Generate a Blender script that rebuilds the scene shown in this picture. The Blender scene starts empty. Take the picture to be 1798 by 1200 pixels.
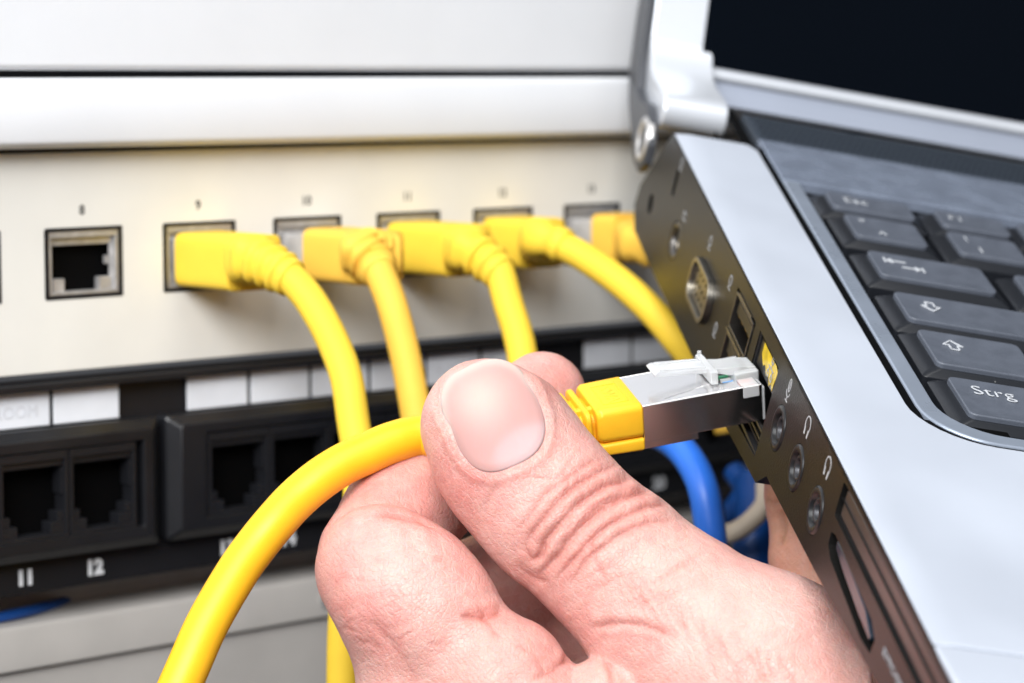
import bpy, bmesh, math, random
import numpy as np
from mathutils import Vector, Matrix
random.seed(4); np.random.seed(4)
S = 0.01                                    # every length below is in centimetres
F = 4500.0                                  # focal length in pixels of an 1798 px wide frame (90 mm macro)
TH = math.atan(470/F)                       # the camera looks down by six degrees
sc = bpy.context.scene
# ------------------------------------------------------------------ camera, world, lamps, exposure
CAMH = 30.0
cd = bpy.data.cameras.new('camera'); cam = bpy.data.objects.new('camera', cd); sc.collection.objects.link(cam)
cam.location = (0, 0, CAMH*S); cam.rotation_euler = (math.pi/2-TH, 0, 0)
cd.sensor_width = 36; cd.lens = 36*F/1798; cd.clip_start = 0.01; cd.clip_end = 50
cd.dof.use_dof = True; cd.dof.focus_distance = 0.380; cd.dof.aperture_fstop = 22.0
sc.camera = cam
w = bpy.data.worlds.new('World'); sc.world = w; w.use_nodes = True
nt = w.node_tree; bg = nt.nodes['Background']
tc = nt.nodes.new('ShaderNodeTexCoord'); sep = nt.nodes.new('ShaderNodeSeparateXYZ'); rp = nt.nodes.new('ShaderNodeValToRGB')
mr = nt.nodes.new('ShaderNodeMapRange'); mr.inputs[1].default_value = -1; mr.inputs[2].default_value = 1
nt.links.new(tc.outputs['Generated'], sep.inputs[0]); nt.links.new(sep.outputs[2], mr.inputs[0]); nt.links.new(mr.outputs[0], rp.inputs[0])
rp.color_ramp.elements[0].color = (.10, .10, .11, 1); rp.color_ramp.elements[1].color = (.62, .66, .72, 1)
rp.color_ramp.elements[0].position = .35; rp.color_ramp.elements[1].position = .9
nt.links.new(rp.outputs[0], bg.inputs[0]); bg.inputs[1].default_value = 0.36
def area(name, loc, target, size, power, col=(1, 1, 1)):
    l = bpy.data.lights.new(name, 'AREA'); l.shape = 'RECTANGLE'; l.size = size[0]*S; l.size_y = size[1]*S; l.energy = power; l.color = col
    o = bpy.data.objects.new(name, l); sc.collection.objects.link(o); o.location = Vector(loc)*S
    o.rotation_euler = (Vector(target)-Vector(loc)).to_track_quat('-Z', 'Y').to_euler(); return o
area('softbox_above', (4, 10, 98), (3, 42, 26), (70, 46), 3.2, (1, .985, .96))
area('softbox_left', (-42, -10, 66), (0, 40, 26), (45, 40), 3.2, (.97, .985, 1))
area('softbox_front', (-14, -52, 80), (0, 44, 28), (58, 44), 14.5, (.98, .985, 1))
sc.view_settings.view_transform = 'Standard'; sc.view_settings.look = 'None'; sc.view_settings.exposure = 0.12; sc.view_settings.gamma = 1
# ------------------------------------------------------------------ frames of reference
ct, st = math.cos(TH), math.sin(TH)
def c2w(p):                                  # camera axes (right, down, forward) to world, cm
    p = np.asarray(p, float)
    x, y, z = p[..., 0], p[..., 1], p[..., 2]
    return np.stack([x, -y*st+z*ct, -y*ct-z*st+CAMH], -1)
def d2w(d): return c2w(d)-np.array([0, 0, CAMH])
def ray(x, y): return np.array([(x-899)/F, (y-600)/F, 1.])
def at(x, y, Z): return ray(x, y)*Z
def frame(O, ax, ay, az):
    M = Matrix.Identity(4); o = c2w(O)*S
    for i, a in enumerate((ax, ay, az)):
        a = d2w(a); a = a/np.linalg.norm(a)
        for j in range(3): M[j][i] = a[j]
    for j in range(3): M[j][3] = o[j]
    return M
# ------------------------------------------------------------------ materials
def mat(name, col, rough=.5, metal=0, spec=.5, bump=0, bscale=3000, var=0, vscale=300, trans=0, sss=0, coat=0, emit=None, ior=1.45, attr=None, rvar=0, dust=0):
    m = bpy.data.materials.new(name); m.use_nodes = True; t = m.node_tree; b = t.nodes['Principled BSDF']; I = b.inputs
    I['Base Color'].default_value = (*col, 1); I['Roughness'].default_value = rough; I['Metallic'].default_value = metal
    I['Specular IOR Level'].default_value = spec; I['Transmission Weight'].default_value = trans; I['IOR'].default_value = ior
    I['Coat Weight'].default_value = coat; I['Coat Roughness'].default_value = .1
    tcn = t.nodes.new('ShaderNodeTexCoord')
    src = None
    if attr:
        a = t.nodes.new('ShaderNodeAttribute'); a.attribute_name = attr; src = a.outputs['Color']
    if var:
        n = t.nodes.new('ShaderNodeTexNoise'); n.inputs['Scale'].default_value = vscale; n.inputs['Detail'].default_value = 5
        t.links.new(tcn.outputs['Object'], n.inputs['Vector'])
        mx = t.nodes.new('ShaderNodeMix'); mx.data_type = 'RGBA'; mx.blend_type = 'MULTIPLY'; mx.inputs[0].default_value = 1
        rr = t.nodes.new('ShaderNodeMapRange'); rr.inputs[1].default_value = .3; rr.inputs[2].default_value = .7; rr.inputs[3].default_value = 1-var; rr.inputs[4].default_value = 1+var*.4
        t.links.new(n.outputs[0], rr.inputs[0]); t.links.new(rr.outputs[0], mx.inputs[7])
        if src: t.links.new(src, mx.inputs[6])
        else: mx.inputs[6].default_value = (*col, 1)
        src = mx.outputs[2]
        if rvar:
            r2 = t.nodes.new('ShaderNodeMapRange'); r2.inputs[1].default_value = .3; r2.inputs[2].default_value = .7; r2.inputs[3].default_value = rough-rvar; r2.inputs[4].default_value = rough+rvar
            t.links.new(n.outputs[0], r2.inputs[0]); t.links.new(r2.outputs[0], I['Roughness'])
    if dust:
        n = t.nodes.new('ShaderNodeTexVoronoi'); n.inputs['Scale'].default_value = 260
        t.links.new(tcn.outputs['Object'], n.inputs['Vector'])
        rr = t.nodes.new('ShaderNodeMapRange'); rr.inputs[1].default_value = .045; rr.inputs[2].default_value = .03; rr.inputs[3].default_value = 0; rr.inputs[4].default_value = dust
        t.links.new(n.outputs['Distance'], rr.inputs[0])
        mx = t.nodes.new('ShaderNodeMix'); mx.data_type = 'RGBA'; t.links.new(rr.outputs[0], mx.inputs[0]); mx.inputs[7].default_value = (.5, .5, .48, 1)
        if src: t.links.new(src, mx.inputs[6])
        else: mx.inputs[6].default_value = (*col, 1)
        src = mx.outputs[2]
    if src: t.links.new(src, I['Base Color'])
    if bump:
        n = t.nodes.new('ShaderNodeTexNoise'); n.inputs['Scale'].default_value = bscale; n.inputs['Detail'].default_value = 3
        t.links.new(tcn.outputs['Object'], n.inputs['Vector'])
        bn = t.nodes.new('ShaderNodeBump'); bn.inputs['Strength'].default_value = bump; bn.inputs['Distance'].default_value = .0001
        t.links.new(n.outputs[0], bn.inputs['Height']); t.links.new(bn.outputs[0], I['Normal'])
    if sss:
        I['Subsurface Weight'].default_value = sss; I['Subsurface Radius'].default_value = (1, .35, .2); I['Subsurface Scale'].default_value = .0022
    if emit: I['Emission Color'].default_value = (*emit, 1); I['Emission Strength'].default_value = 1
    return m
M_ = dict(
    panel=mat('beige_panel_paint', (.78, .765, .71), .5, bump=.25, bscale=1800, var=.05, vscale=60),
    rail=mat('white_rail_paint', (.76, .775, .80), .45, bump=.3, bscale=1500, var=.03, vscale=50),
    grey=mat('grey_chassis_paint', (.43, .41, .385), .55, bump=.3, bscale=1500, var=.1, vscale=60),
    blackmetal=mat('black_panel_paint', (.012, .012, .014), .38, bump=.2, bscale=1500, var=.2, vscale=80),
    blackplastic=mat('black_module_plastic', (.011, .0115, .014), .34, spec=.6, bump=.35, bscale=1500, var=.25, vscale=120),
    openingshade=mat('opening_shade_black', (.0012, .0012, .0014), .7, spec=.08),  # near black; the shade inside deep openings is put into the colour
    card=mat('white_label_card', (.80, .83, .88), .6, var=.05, vscale=200),
    print_white=mat('white_print', (.80, .82, .84), .6), print_key=mat('key_print', (.52, .54, .57), .6),
    print_grey=mat('grey_print', (.42, .43, .44), .6),
    print_dark=mat('dark_print', (.05, .05, .05), .6),
    print_card=mat('faded_card_print', (.66, .68, .72), .6), print_soft=mat('faint_print', (.34, .35, .37), .6),
    nickel=mat('nickel_shell', (.62, .61, .60), .4, .6, var=.25, vscale=400, rvar=.1),
    brass=mat('bronze_shell', (.32, .30, .26), .35, 1, var=.2, vscale=500),
    shield=mat('plug_shield_steel', (.97, .96, .965), .20, 1),
    yellow=mat('yellow_jacket', (.93, .50, .015), .42, bump=.12, bscale=900, var=.05, vscale=150, sss=.12, dust=0),
    yellow2=mat('lemon_jacket', (.86, .58, .05), .6, spec=.25, bump=.1, bscale=900, var=.05, vscale=150),
    orange=mat('amber_jacket', (.85, .51, .07), .6, spec=.25, bump=.1, bscale=900, var=.05, vscale=150),
    boot=mat('yellow_boot', (.93, .50, .02), .46, bump=.18, bscale=1600, var=.05, vscale=300, sss=.12),
    blue=mat('blue_jacket', (.035, .19, .80), .35, var=.1, vscale=100),
    blue2=mat('deep_blue_jacket', (.008, .07, .30), .4, var=.1, vscale=100),
    cream=mat('cream_jacket', (.68, .58, .46), .5, var=.1, vscale=100),
    clear=mat('clear_polycarbonate', (.96, .975, .985), .10, trans=.66, ior=1.46),
    wire_o=mat('orange_wire', (.9, .22, .12), .5), wire_b=mat('blue_wire', (.1, .35, .75), .5), wire_g=mat('green_wire', (.1, .5, .25), .5), wire_w=mat('white_wire', (.8, .8, .78), .5),
    gold=mat('gold_contact', (.85, .62, .25), .25, 1),
    silver=mat('laptop_silver_paint', (.45, .485, .55), .45, .05, bump=.10, bscale=6000, var=.05, vscale=40, rvar=.05, dust=.12),
    hinge=mat('hinge_silver', (.72, .75, .80), .26, .4, var=.03, vscale=60),
    bezel=mat('bezel_silver', (.40, .44, .53), .36, .4, var=.04, vscale=60),
    strip=mat('keyboard_surround', (.31, .355, .43), .30, .4, var=.08, vscale=90, rvar=.08),
    deck=mat('deck_plate', (.24, .28, .36), .25, .35, bump=.2, bscale=500, var=.15, vscale=150, rvar=.1),  # same piece as the grille; paler colour holds the lid's reflection
    side=mat('laptop_side_plastic', (.009, .0085, .008), .34, spec=.26, bump=.7, bscale=2600, var=.15, vscale=200),
    lidback=mat('lid_back_plastic', (.05, .053, .06), .4, var=.1, vscale=100),
    grille=mat('grille_deck_dark', (.035, .045, .06), .4, bump=.2, bscale=1500),  # dark mesh; the deck's reflection ending here is put into the darker colour
    skirt=mat('key_plastic_shaded', (.012, .0135, .017), .30, spec=.5, dust=.3),  # same plastic as the key tops; shade on the skirts put into colour
    key=mat('key_plastic_lit', (.090, .102, .128), .42, spec=.6, bump=.4, bscale=3500, var=.12, vscale=250, rvar=.06),  # same plastic as the skirts; light on the tops put into colour
    well=mat('keyboard_well', (.006, .006, .008), .4, bump=.3, var=.5, vscale=600, dust=.5),
    screen=mat('screen_glass', (.001, .002, .004), .07, spec=.2),
    rubber=mat('jack_ring_plastic', (.012, .012, .013), .28, spec=.45),
    jackmetal=mat('jack_inner_metal', (.05, .05, .055), .4, .6),
    usbmetal=mat('usb_shell', (.16, .15, .14), .35, 1),
    blank=mat('slot_blank_plastic', (.04, .032, .030), .3, spec=.6, bump=.2),
    lensblue=mat('slot_cover_glossy', (.02, .03, .045), .12, spec=.8),
    yellowreflection=mat('yellow_reflection_paint', (.72, .50, .02), .22, var=.5, vscale=350),  # the plug's yellow reflection, put into colour
)
# ------------------------------------------------------------------ objects
def link(o, parent=None):
    sc.collection.objects.link(o)
    if parent is not None: o.parent = parent
    return o
def tag(o, label=None, cat=None, group=None, kind=None):
    for k, v in (('label', label), ('category', cat), ('group', group), ('kind', kind)):
        if v: o[k] = v
    return o
def empty(name, M, label, cat, group=None):
    o = bpy.data.objects.new(name, None); o.empty_display_size = .01; link(o); o.matrix_world = M
    return tag(o, label, cat, group)
class MB:
    def __init__(s): s.v = []; s.f = []; s.mi = []
    def add(s, vs, fs):
        n = len(s.v); s.v += [tuple(map(float, q)) for q in vs]; s.f += [tuple(n+i for i in f) for f in fs]; return s
    def box(s, a, b):
        x0, y0, z0 = a; x1, y1, z1 = b
        x0, x1 = min(x0, x1), max(x0, x1); y0, y1 = min(y0, y1), max(y0, y1); z0, z1 = min(z0, z1), max(z0, z1)
        return s.add([(x0, y0, z0), (x1, y0, z0), (x1, y1, z0), (x0, y1, z0), (x0, y0, z1), (x1, y0, z1), (x1, y1, z1), (x0, y1, z1)],
                     [(0, 3, 2, 1), (4, 5, 6, 7), (0, 1, 5, 4), (1, 2, 6, 5), (2, 3, 7, 6), (3, 0, 4, 7)])
    def loft(s, rings, caps=True, closed=False):
        n = len(rings[0]); vs = [p for r in rings for p in r]; fs = []
        m = len(rings)
        for i in range(m if closed else m-1):
            a = i*n; b = ((i+1) % m)*n
            for j in range(n):
                k = (j+1) % n; fs.append((a+j, a+k, b+k, b+j))
        if caps and not closed: fs += [tuple(range(n))[::-1], tuple((m-1)*n+j for j in range(n))]
        return s.add(vs, fs)
    def build(s, name, m, parent=None, smooth=False, bevel=0, seg=2, subd=0, label=None):
        me = bpy.data.meshes.new(name); me.from_pydata([tuple(c*S for c in q) for q in s.v], [], s.f)
        bm = bmesh.new(); bm.from_mesh(me); bmesh.ops.recalc_face_normals(bm, faces=bm.faces); bm.to_mesh(me); bm.free()
        if not isinstance(m, (list, tuple)): m = [m]
        for q in m: me.materials.append(q)
        o = bpy.data.objects.new(name, me); link(o, parent)
        if smooth or bevel:
            me.polygons.foreach_set('use_smooth', [True]*len(me.polygons))
        if bevel:
            md = o.modifiers.new('bevel', 'BEVEL'); md.width = bevel*S; md.segments = seg; md.limit_method = 'ANGLE'; md.angle_limit = .6; md.harden_normals = True
        if subd:
            md = o.modifiers.new('subd', 'SUBSURF'); md.levels = md.render_levels = subd
        if label: o['label'] = label
        return o
def rrect(w, h, r, n=4, cx=0, cy=0):
    P = []
    for k, (sx, sy) in enumerate(((1, 1), (-1, 1), (-1, -1), (1, -1))):
        for i in range(n+1):
            a = math.pi/2*(k+i/n); P.append((cx+sx*(w/2-r)+r*math.cos(a), cy+sy*(h/2-r)+r*math.sin(a)))
    return P
def circ(r, n=32, cx=0, cy=0, sy=1): return [(cx+r*math.cos(2*math.pi*i/n), cy+sy*r*math.sin(2*math.pi*i/n)) for i in range(n)]
def plate(name, outer, holes, th, m, parent, f, bevel=.0, label=None):
    """flat plate with real holes; f maps (x, y, depth) to the parent's space, depth 0 is the face"""
    cu = bpy.data.curves.new(name, 'CURVE'); cu.dimensions = '2D'; cu.fill_mode = 'BOTH'; cu.extrude = th/2
    for P in [outer]+list(holes):
        sp = cu.splines.new('POLY'); sp.points.add(len(P)-1); sp.use_cyclic_u = True
        for i, q in enumerate(P): sp.points[i].co = (q[0], q[1], 0, 1)
    t = bpy.data.objects.new(name+'_tmp', cu); sc.collection.objects.link(t)
    dg = bpy.context.evaluated_depsgraph_get(); me = bpy.data.meshes.new_from_object(t.evaluated_get(dg)); bpy.data.objects.remove(t); bpy.data.curves.remove(cu)
    for v in me.vertices:
        x, y, z = v.co; v.co = Vector(f(x, y, th/2-z))*S
    bm = bmesh.new(); bm.from_mesh(me); bmesh.ops.remove_doubles(bm, verts=bm.verts, dist=1e-7); bmesh.ops.recalc_face_normals(bm, faces=bm.faces); bm.to_mesh(me); bm.free()
    me.name = name; me.materials.clear(); me.materials.append(m); o = bpy.data.objects.new(name, me); link(o, parent)
    if bevel:
        bm = bmesh.new(); bm.from_mesh(me); bmesh.ops.dissolve_limit(bm, angle_limit=.01, verts=bm.verts, edges=bm.edges); bm.to_mesh(me); bm.free()
        me.polygons.foreach_set('use_smooth', [True]*len(me.polygons))
        md = o.modifiers.new('bevel', 'BEVEL'); md.width = bevel*S; md.segments = 3; md.limit_method = 'ANGLE'; md.angle_limit = .6; md.harden_normals = True
    if label: o['label'] = label
    return o
def text(name, s, size, m, parent, f, th=.004, label=None, bold=0, align='CENTER', sx=1):
    cu = bpy.data.curves.new(name, 'FONT'); cu.body = s; cu.size = size; cu.extrude = th; cu.align_x = align; cu.align_y = 'CENTER'; cu.offset = bold; cu.resolution_u = 3
    t = bpy.data.objects.new(name+'_tmp', cu); sc.collection.objects.link(t)
    dg = bpy.context.evaluated_depsgraph_get(); me = bpy.data.meshes.new_from_object(t.evaluated_get(dg)); bpy.data.objects.remove(t); bpy.data.curves.remove(cu)
    for v in me.vertices: v.co = Vector(f(v.co.x*sx, v.co.y, -v.co.z))*S
    bm = bmesh.new(); bm.from_mesh(me); bmesh.ops.recalc_face_normals(bm, faces=bm.faces); bm.to_mesh(me); bm.free()
    me.name = name; me.materials.clear(); me.materials.append(m); o = bpy.data.objects.new(name, me); link(o, parent)
    if label: o['label'] = label
    return o
def catmull(P, n=10):
    P = [np.array(p, float) for p in P]; Q = [2*P[0]-P[1]]+P+[2*P[-1]-P[-2]]; out = []
    for i in range(1, len(Q)-2):
        p0, p1, p2, p3 = Q[i-1:i+3]
        for k in range(n):
            t = k/n; out.append(.5*((2*p1)+(-p0+p2)*t+(2*p0-5*p1+4*p2-p3)*t*t+(-p0+3*p1-3*p2+p3)*t**3))
    out.append(P[-1]); return np.array(out)
def sweep(path, dims, up, n=20, power=2.0):
    """rings of a superellipse carried along a path; dims(i, t) -> half width, half height"""
    path = np.array(path); m = len(path); L = np.r_[0, np.cumsum(np.linalg.norm(np.diff(path, axis=0), axis=1))]; L /= L[-1]
    u = np.array(up, float); rings = []
    for i in range(m):
        t = path[min(i+1, m-1)]-path[max(i-1, 0)]; t /= np.linalg.norm(t)
        u = u-t*(u@t); u /= np.linalg.norm(u); s = np.cross(t, u)
        d = dims(L[i]); a, b = d[0], d[1]; pw = d[2] if len(d) > 2 else power
        r = []
        for k in range(n):
            an = 2*math.pi*(k+.5)/n; c, si = math.cos(an), math.sin(an)
            r.append(path[i]+s*a*math.copysign(abs(c)**(2/pw), c)+u*b*math.copysign(abs(si)**(2/pw), si))
        rings.append(r)
    return rings
def tube(path, r, n=20, up=(0.1, 0.2, 1)): return sweep(path, lambda t: (r, r), up, n)
# ================================================================== EQUIPMENT RACK
D = np.array([0.74486291, -0.06931015, 0.66360782]); UP = np.array([0, -0.9945899, -0.10387939]); N = np.array([0.66721754, 0.0773759, -0.74083313])
PO = at(148, 463, 45.7)
PF = frame(PO, D, -N, UP)                    # x along the panel, y into it, z up
def pf(x, z, d): return (x, d, z)            # plate mapping: face at y 0, depth goes in
def pcam(x, out, z): return PO+D*x+N*out+UP*z
X0, X1 = -13.0, 34.0
sw = empty('network_switch', PF, 'beige steel switch front with a row of metal network sockets and yellow leads plugged in', 'network switch')
ports = [2.5*k for k in range(-3, 9)]
holes = [rrect(1.62, 1.27, .03, 1, x, 0.01) for x in ports]
plate('face_plate', [(X0, -1.9), (X1, -1.9), (X1, 1.98), (X0, 1.98)], holes, .16, M_['panel'], sw, pf, .015)
MB().box((X0, .16, -1.86), (X1, 6, -1.7)).box((X0, .16, 1.9), (X1, 6, 1.97)).box((X0, 2.2, -1.7), (X1, 2.3, 1.9)).build('casing', M_['panel'], sw)
shell = socket = gasket = None
for k, x in enumerate(ports):
    if k == 0:
        g = MB()
        for a, b in (((-.80, -.015, -.62), (-.735, .6, .64)), ((.735, -.015, -.62), (.80, .6, .64)), ((-.735, -.015, .585), (.735, .6, .64)), ((-.735, -.015, -.62), (.735, .6, -.565))): g.box(a, b)
        sh = MB()                            # shell: frame, inner lip and the two keyway tabs round the opening
        sh.box((-.73, .01, .46), (.73, .24, .58)).box((-.73, .01, -.56), (.73, .24, -.50)).box((-.73, .01, -.5), (-.66, .24, .46)).box((.66, .01, -.5), (.73, .24, .46))
        sh.box((-.66, .10, .32), (.66, .16, .46)).box((-.66, .10, -.5), (-.60, .16, .32)).box((.60, .10, -.5), (.66, .16, .32))
        sh.box((-.60, .08, -.5), (-.36, .24, -.27)).box((.36, .08, -.5), (.60, .24, -.27))
        sh.box((.54, .14, -.05), (.60, .24, .10))
        so = MB().box((-.72, .30, -.55), (.72, 1.6, .5))
        shell = sh.build('port', M_['nickel'], sw, bevel=.012, seg=1); gasket = g.build('port_frame', M_['blackmetal'], shell); socket = so.build('socket', M_['openingshade'], shell)
        for z in np.linspace(-.42, .42, 8): pass
        shell.location = (x*S, 0, .01*S)
    else:
        c = shell.copy(); link(c, sw); c.location = (x*S, 0, .01*S)
        for q in (gasket, socket): e = q.copy(); link(e, c)
    no = k+5
    text('port_number', str(no), .24, M_['print_dark'], sw, lambda a, b, d, x=x: (x-.03+a, -.002+d, .95+b), th=.002, bold=.006)
rail = empty('rack_rail', PF, 'narrow white painted rail running straight above the beige socket row', 'rack rail')
pr = [(-.42, 2.10), (-.50, 2.16), (-.52, 2.24), (-.52, 3.16), (-.48, 3.24), (-.40, 3.29), (1.5, 3.29), (1.5, 2.06), (-.1, 2.06)]
MB().loft([[(X0, y, z) for y, z in pr], [(X1, y, z) for y, z in pr]]).build('rail_face', M_['rail'], rail, bevel=.03, seg=3)
MB().box((X0, .05, 1.985), (X1, 1.4, 2.055)).box((X0, .25, 3.30), (X1, 1.4, 3.42)).build('shadow_gap_strip', M_['blackmetal'], rail)
bl = empty('blank_panel', PF, 'smooth off-white blanking panel at the very top of the rack', 'blank panel')
pr = [(-.34, 3.43), (-.42, 3.50), (-.42, 24.0), (1.5, 24.0), (1.5, 3.43)]
MB().loft([[(X0, y, z) for y, z in pr], [(X1, y, z) for y, z in pr]]).build('panel_face', M_['rail'], bl, bevel=.04, seg=3)
# ---- patch panel
pp = empty('patch_bay', PF, 'black patch panel with white label cards, black sockets and white numbers', 'patch panel')
MB().box((X0, .08, -5.83), (X1, .25, -2.02)).build('back_plate', M_['blackmetal'], pp, bevel=.02)
MB().box((X0, -.22, -2.20), (X1, .08, -2.06)).build('top_lip', M_['blackmetal'], pp, bevel=.03)
groups = [2.16+10.11*g for g in (-1, 0, 1)]
card = None
for gx in groups:
    for j in range(6):
        x = gx+j*1.45
        if card is None: card = MB().box((0, 0, -.31), (1.37, .03, .31)).build('label_card', M_['card'], pp, bevel=.01, seg=1); c = card
        else: c = card.copy(); link(c, pp)
        c.location = (x*S, -.02*S, -2.52*S)
    if gx < 3: text('card_writing', 'ROOM', .3, M_['print_card'], pp, lambda a, b, d, gx=gx: (gx+4*1.45+.68+a, -.026+d, -2.56+b), th=.002)
def jack_mb():
    m = MB()
    m.box((-.70, -.06, .62), (.70, .30, .78)).box((-.70, -.06, -.78), (.70, .30, -.70)).box((-.70, -.06, -.7), (-.62, .30, .62)).box((.62, -.06, -.7), (.70, .30, .62))
    for sgn in (-1, 1):
        m.box((sgn*.62, -.03, -.70), (sgn*.34, .30, -.50)).box((sgn*.62, -.02, -.50), (sgn*.48, .30, -.32))
        m.box((sgn*.62, 0, -.02), (sgn*.58, .3, .45))
    m.box((-.62, .0, .50), (.62, .3, .62))
    return m
jp = jc = None
for gx in groups:
    x0, x1 = gx-.66, gx-.66+10.0
    cx = (x0+x1)/2
    hs = [rrect(1.42, 1.58, .02, 1, gx+.89+j*1.45, -4.02) for j in range(6)]
    hs = [[(gx+.16, -4.80), (gx+.16+6*1.45+.02, -4.80), (gx+.16+6*1.45+.02, -3.22), (gx+.16, -3.22)]]
    mo = plate('port_module', rrect(9.5, 2.0, .05, 2, cx, -4.02), hs, .5, M_['blackplastic'], pp, lambda x, z, d: (x, d-.42, z), .03)
    o_, i_ = rrect(9.93, 2.32, .06, 2, cx, -4.02), rrect(9.45, 1.92, .05, 2, cx, -4.02)
    MB().loft([[(a, .08, b) for a, b in o_], [(a, -.22, b) for a, b in o_], [(a, -.26, b) for a, b in rrect(9.86, 2.24, .06, 2, cx, -4.02)], [(a, -.42, b) for a, b in i_]], caps=False).build('module_bezel', M_['blackplastic'], mo, bevel=.0, smooth=False)
    for j in range(6):
        x = gx+.90+j*1.425
        if jp is None: jp = jack_mb().build('jack', M_['blackplastic'], mo, bevel=.012, seg=1); jp['kind'] = 'part'; del jp['kind']; c = jp
        else: c = jp.copy(); link(c, mo)
        c.location = (x*S, -.34*S, -4.02*S)
    MB().box((gx+.1, .02, -4.8), (gx+9, .05, -3.2)).build('socket_back', M_['openingshade'], mo)
    g0 = groups.index(gx)
    for j in range(6):
        no = 7+g0*6+j
        text('socket_number', str(no), .37, M_['print_white'], pp, lambda a, b, d, x=gx+.92+j*1.436: (x+a, .074+d, -5.54+b), th=.003, bold=.022)
# ---- lower shelf and chassis
ls = empty('equipment_shelf', PF, 'dull grey steel chassis below the black patch panel, out of focus', 'equipment chassis')
pr = [(1.2, -5.9), (1.2, -6.35), (.35, -6.45), (.30, -6.55), (.30, -7.25), (.42, -7.3), (.42, -11), (1.6, -11), (1.6, -5.9)]
MB().loft([[(X0, y, z) for y, z in pr], [(X1, y, z) for y, z in pr]]).build('chassis_face', M_['grey'], ls, bevel=.03)
for x in (5.6, 17): MB().loft([[(x+a, .24, -6.9+b) for a, b in circ(.16, 16)], [(x+a, .31, -6.9+b) for a, b in circ(.16, 16)]]).build('screw', M_['nickel'], ls)
# ---- patch cords in the switch
def cam_path(P): return [at(*p) for p in P]
def cord_obj(name, path_cam, r, m, parent, n=20, sub=12):
    return MB().loft(tube(c2w(catmull(path_cam, sub)), r, n)).build(name, m, parent, smooth=True)
def world_empty(name, pcamera, label, cat, group=None):
    M = Matrix.Translation(Vector(c2w(pcamera)*S)); return empty(name, M, label, cat, group)
class WMB(MB):                               # mesh given in world cm, parented without moving it
    def build(s, name, m, parent=None, **k):
        inv = parent.matrix_world.inverted() if parent is not None else Matrix.Identity(4)
        s.v = [tuple((inv@(Vector(q)*S))/S) for q in s.v]
        return MB.build(s, name, m, parent, **k)
def world_cord(name, path_cam, r, m, parent, n=20, sub=12): return WMB().loft(tube(c2w(catmull(path_cam, sub)), r, n)).build(name, m, parent, smooth=True)
def patch_cord(k, m, bm_, shield_out, body_out, boot, cord, label, mouth, ribs=8):
    x = 2.5*k; root = world_empty('network_cable', pcam(x, 0, 0), label, 'network cable', 'yellow leads in the beige switch')
    z = -.02
    a, b = pcam(x, -.5, z), pcam(x, shield_out+.05, z)
    up = d2w(UP)
    WMB().loft(sweep(c2w([a, b]), lambda t: (.585, .40, 9), up, 24)).build('plug_shield', M_['nickel'], root, bevel=.0)
    a, b = pcam(x, shield_out, z), pcam(x, body_out, z)
    P = c2w([a+(b-a)*t for t in (0, .02, .06, .94, .98, 1)])
    def dm(t):
        e = .04*(t < .01 or t > .99)+.0
        return (.62-e, .50-e, 7)
    WMB().loft(sweep(P, dm, up, 40)).build('plug_body', bm_, root, smooth=False, bevel=0)
    BP = catmull([b-(b-a)*.08, b]+cam_path(boot), 16)
    def db(t):
        w_ = .47-.13*t; h_ = .43-.09*t
        rib = 0.040*math.cos(2*math.pi*t*ribs) if .1 < t < .93 else 0
        return (w_+rib, h_+rib, 4-1.9*t)
    WMB().loft(sweep(c2w(BP), db, up, 28)).build('boot', bm_, root, smooth=True)
    e = cam_path(boot)
    st_ = e[-1]+(e[-2]-e[-1])*.3 if len(e) > 1 else e[-1]+(b-e[-1])*.3
    world_cord('cord', [st_, e[-1]]+cam_path(cord), .285, m, root)
    return root
patch_cord(1, M_['yellow2'], M_['yellow2'], .05, 1.70, [(440, 452, 45.4), (480, 470, 45.0), (512, 490, 44.8)],
           [(545, 528, 44.6), (580, 590, 44.3), (607, 660, 44.0), (620, 740, 43.8), (632, 830, 43.6), (625, 950, 43.4), (606, 1080, 43.4), (602, 1220, 43.4), (600, 1350, 43.4)],
           'bright yellow lead plugged in right beside the empty socket, curving down beside the knuckle', 0)
patch_cord(2, M_['orange'], M_['orange'], .62, 2.15, [(632, 440, 47.0), (655, 462, 46.8), (667, 480, 46.6)],
           [(688, 535, 46.4), (708, 610, 46.2), (722, 680, 46.0), (735, 760, 45.8), (745, 860, 45.6), (750, 1000, 45.5)],
           'amber yellow lead with its steel plug sleeve showing, hanging down to the thumb tip', 0, 9)
patch_cord(3, M_['yellow2'], M_['yellow2'], .05, 1.78, [(820, 436, 48.3), (850, 455, 48.0), (878, 480, 47.8)],
           [(893, 535, 47.6), (910, 590, 47.4), (920, 650, 47.2), (925, 740, 47.0), (925, 900, 46.8)],
           'yellow lead in the middle of the row, its long body ending just above the fingertip', 0)
patch_cord(4, M_['yellow2'], M_['yellow2'], .05, 1.2, [(950, 418, 49.9), (975, 425, 49.7), (992, 434, 49.6)],
           [(1030, 455, 49.4), (1090, 497, 49.0), (1150, 552, 48.7), (1195, 605, 48.6), (1240, 655, 48.8), (1340, 730, 49.5)],
           'yellow lead running away diagonally to the lower right, behind the laptop side', 0, 4)
patch_cord(5, M_['orange'], M_['orange'], .62, 1.3, [(1124, 428, 51.4), (1160, 440, 51.2), (1200, 458, 51.0)],
           [(1235, 500, 50.8), (1262, 620, 50.6), (1280, 760, 50.4)],
           'amber lead in the rightmost socket, cut off by the rear corner of the laptop', 0, 8)
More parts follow.
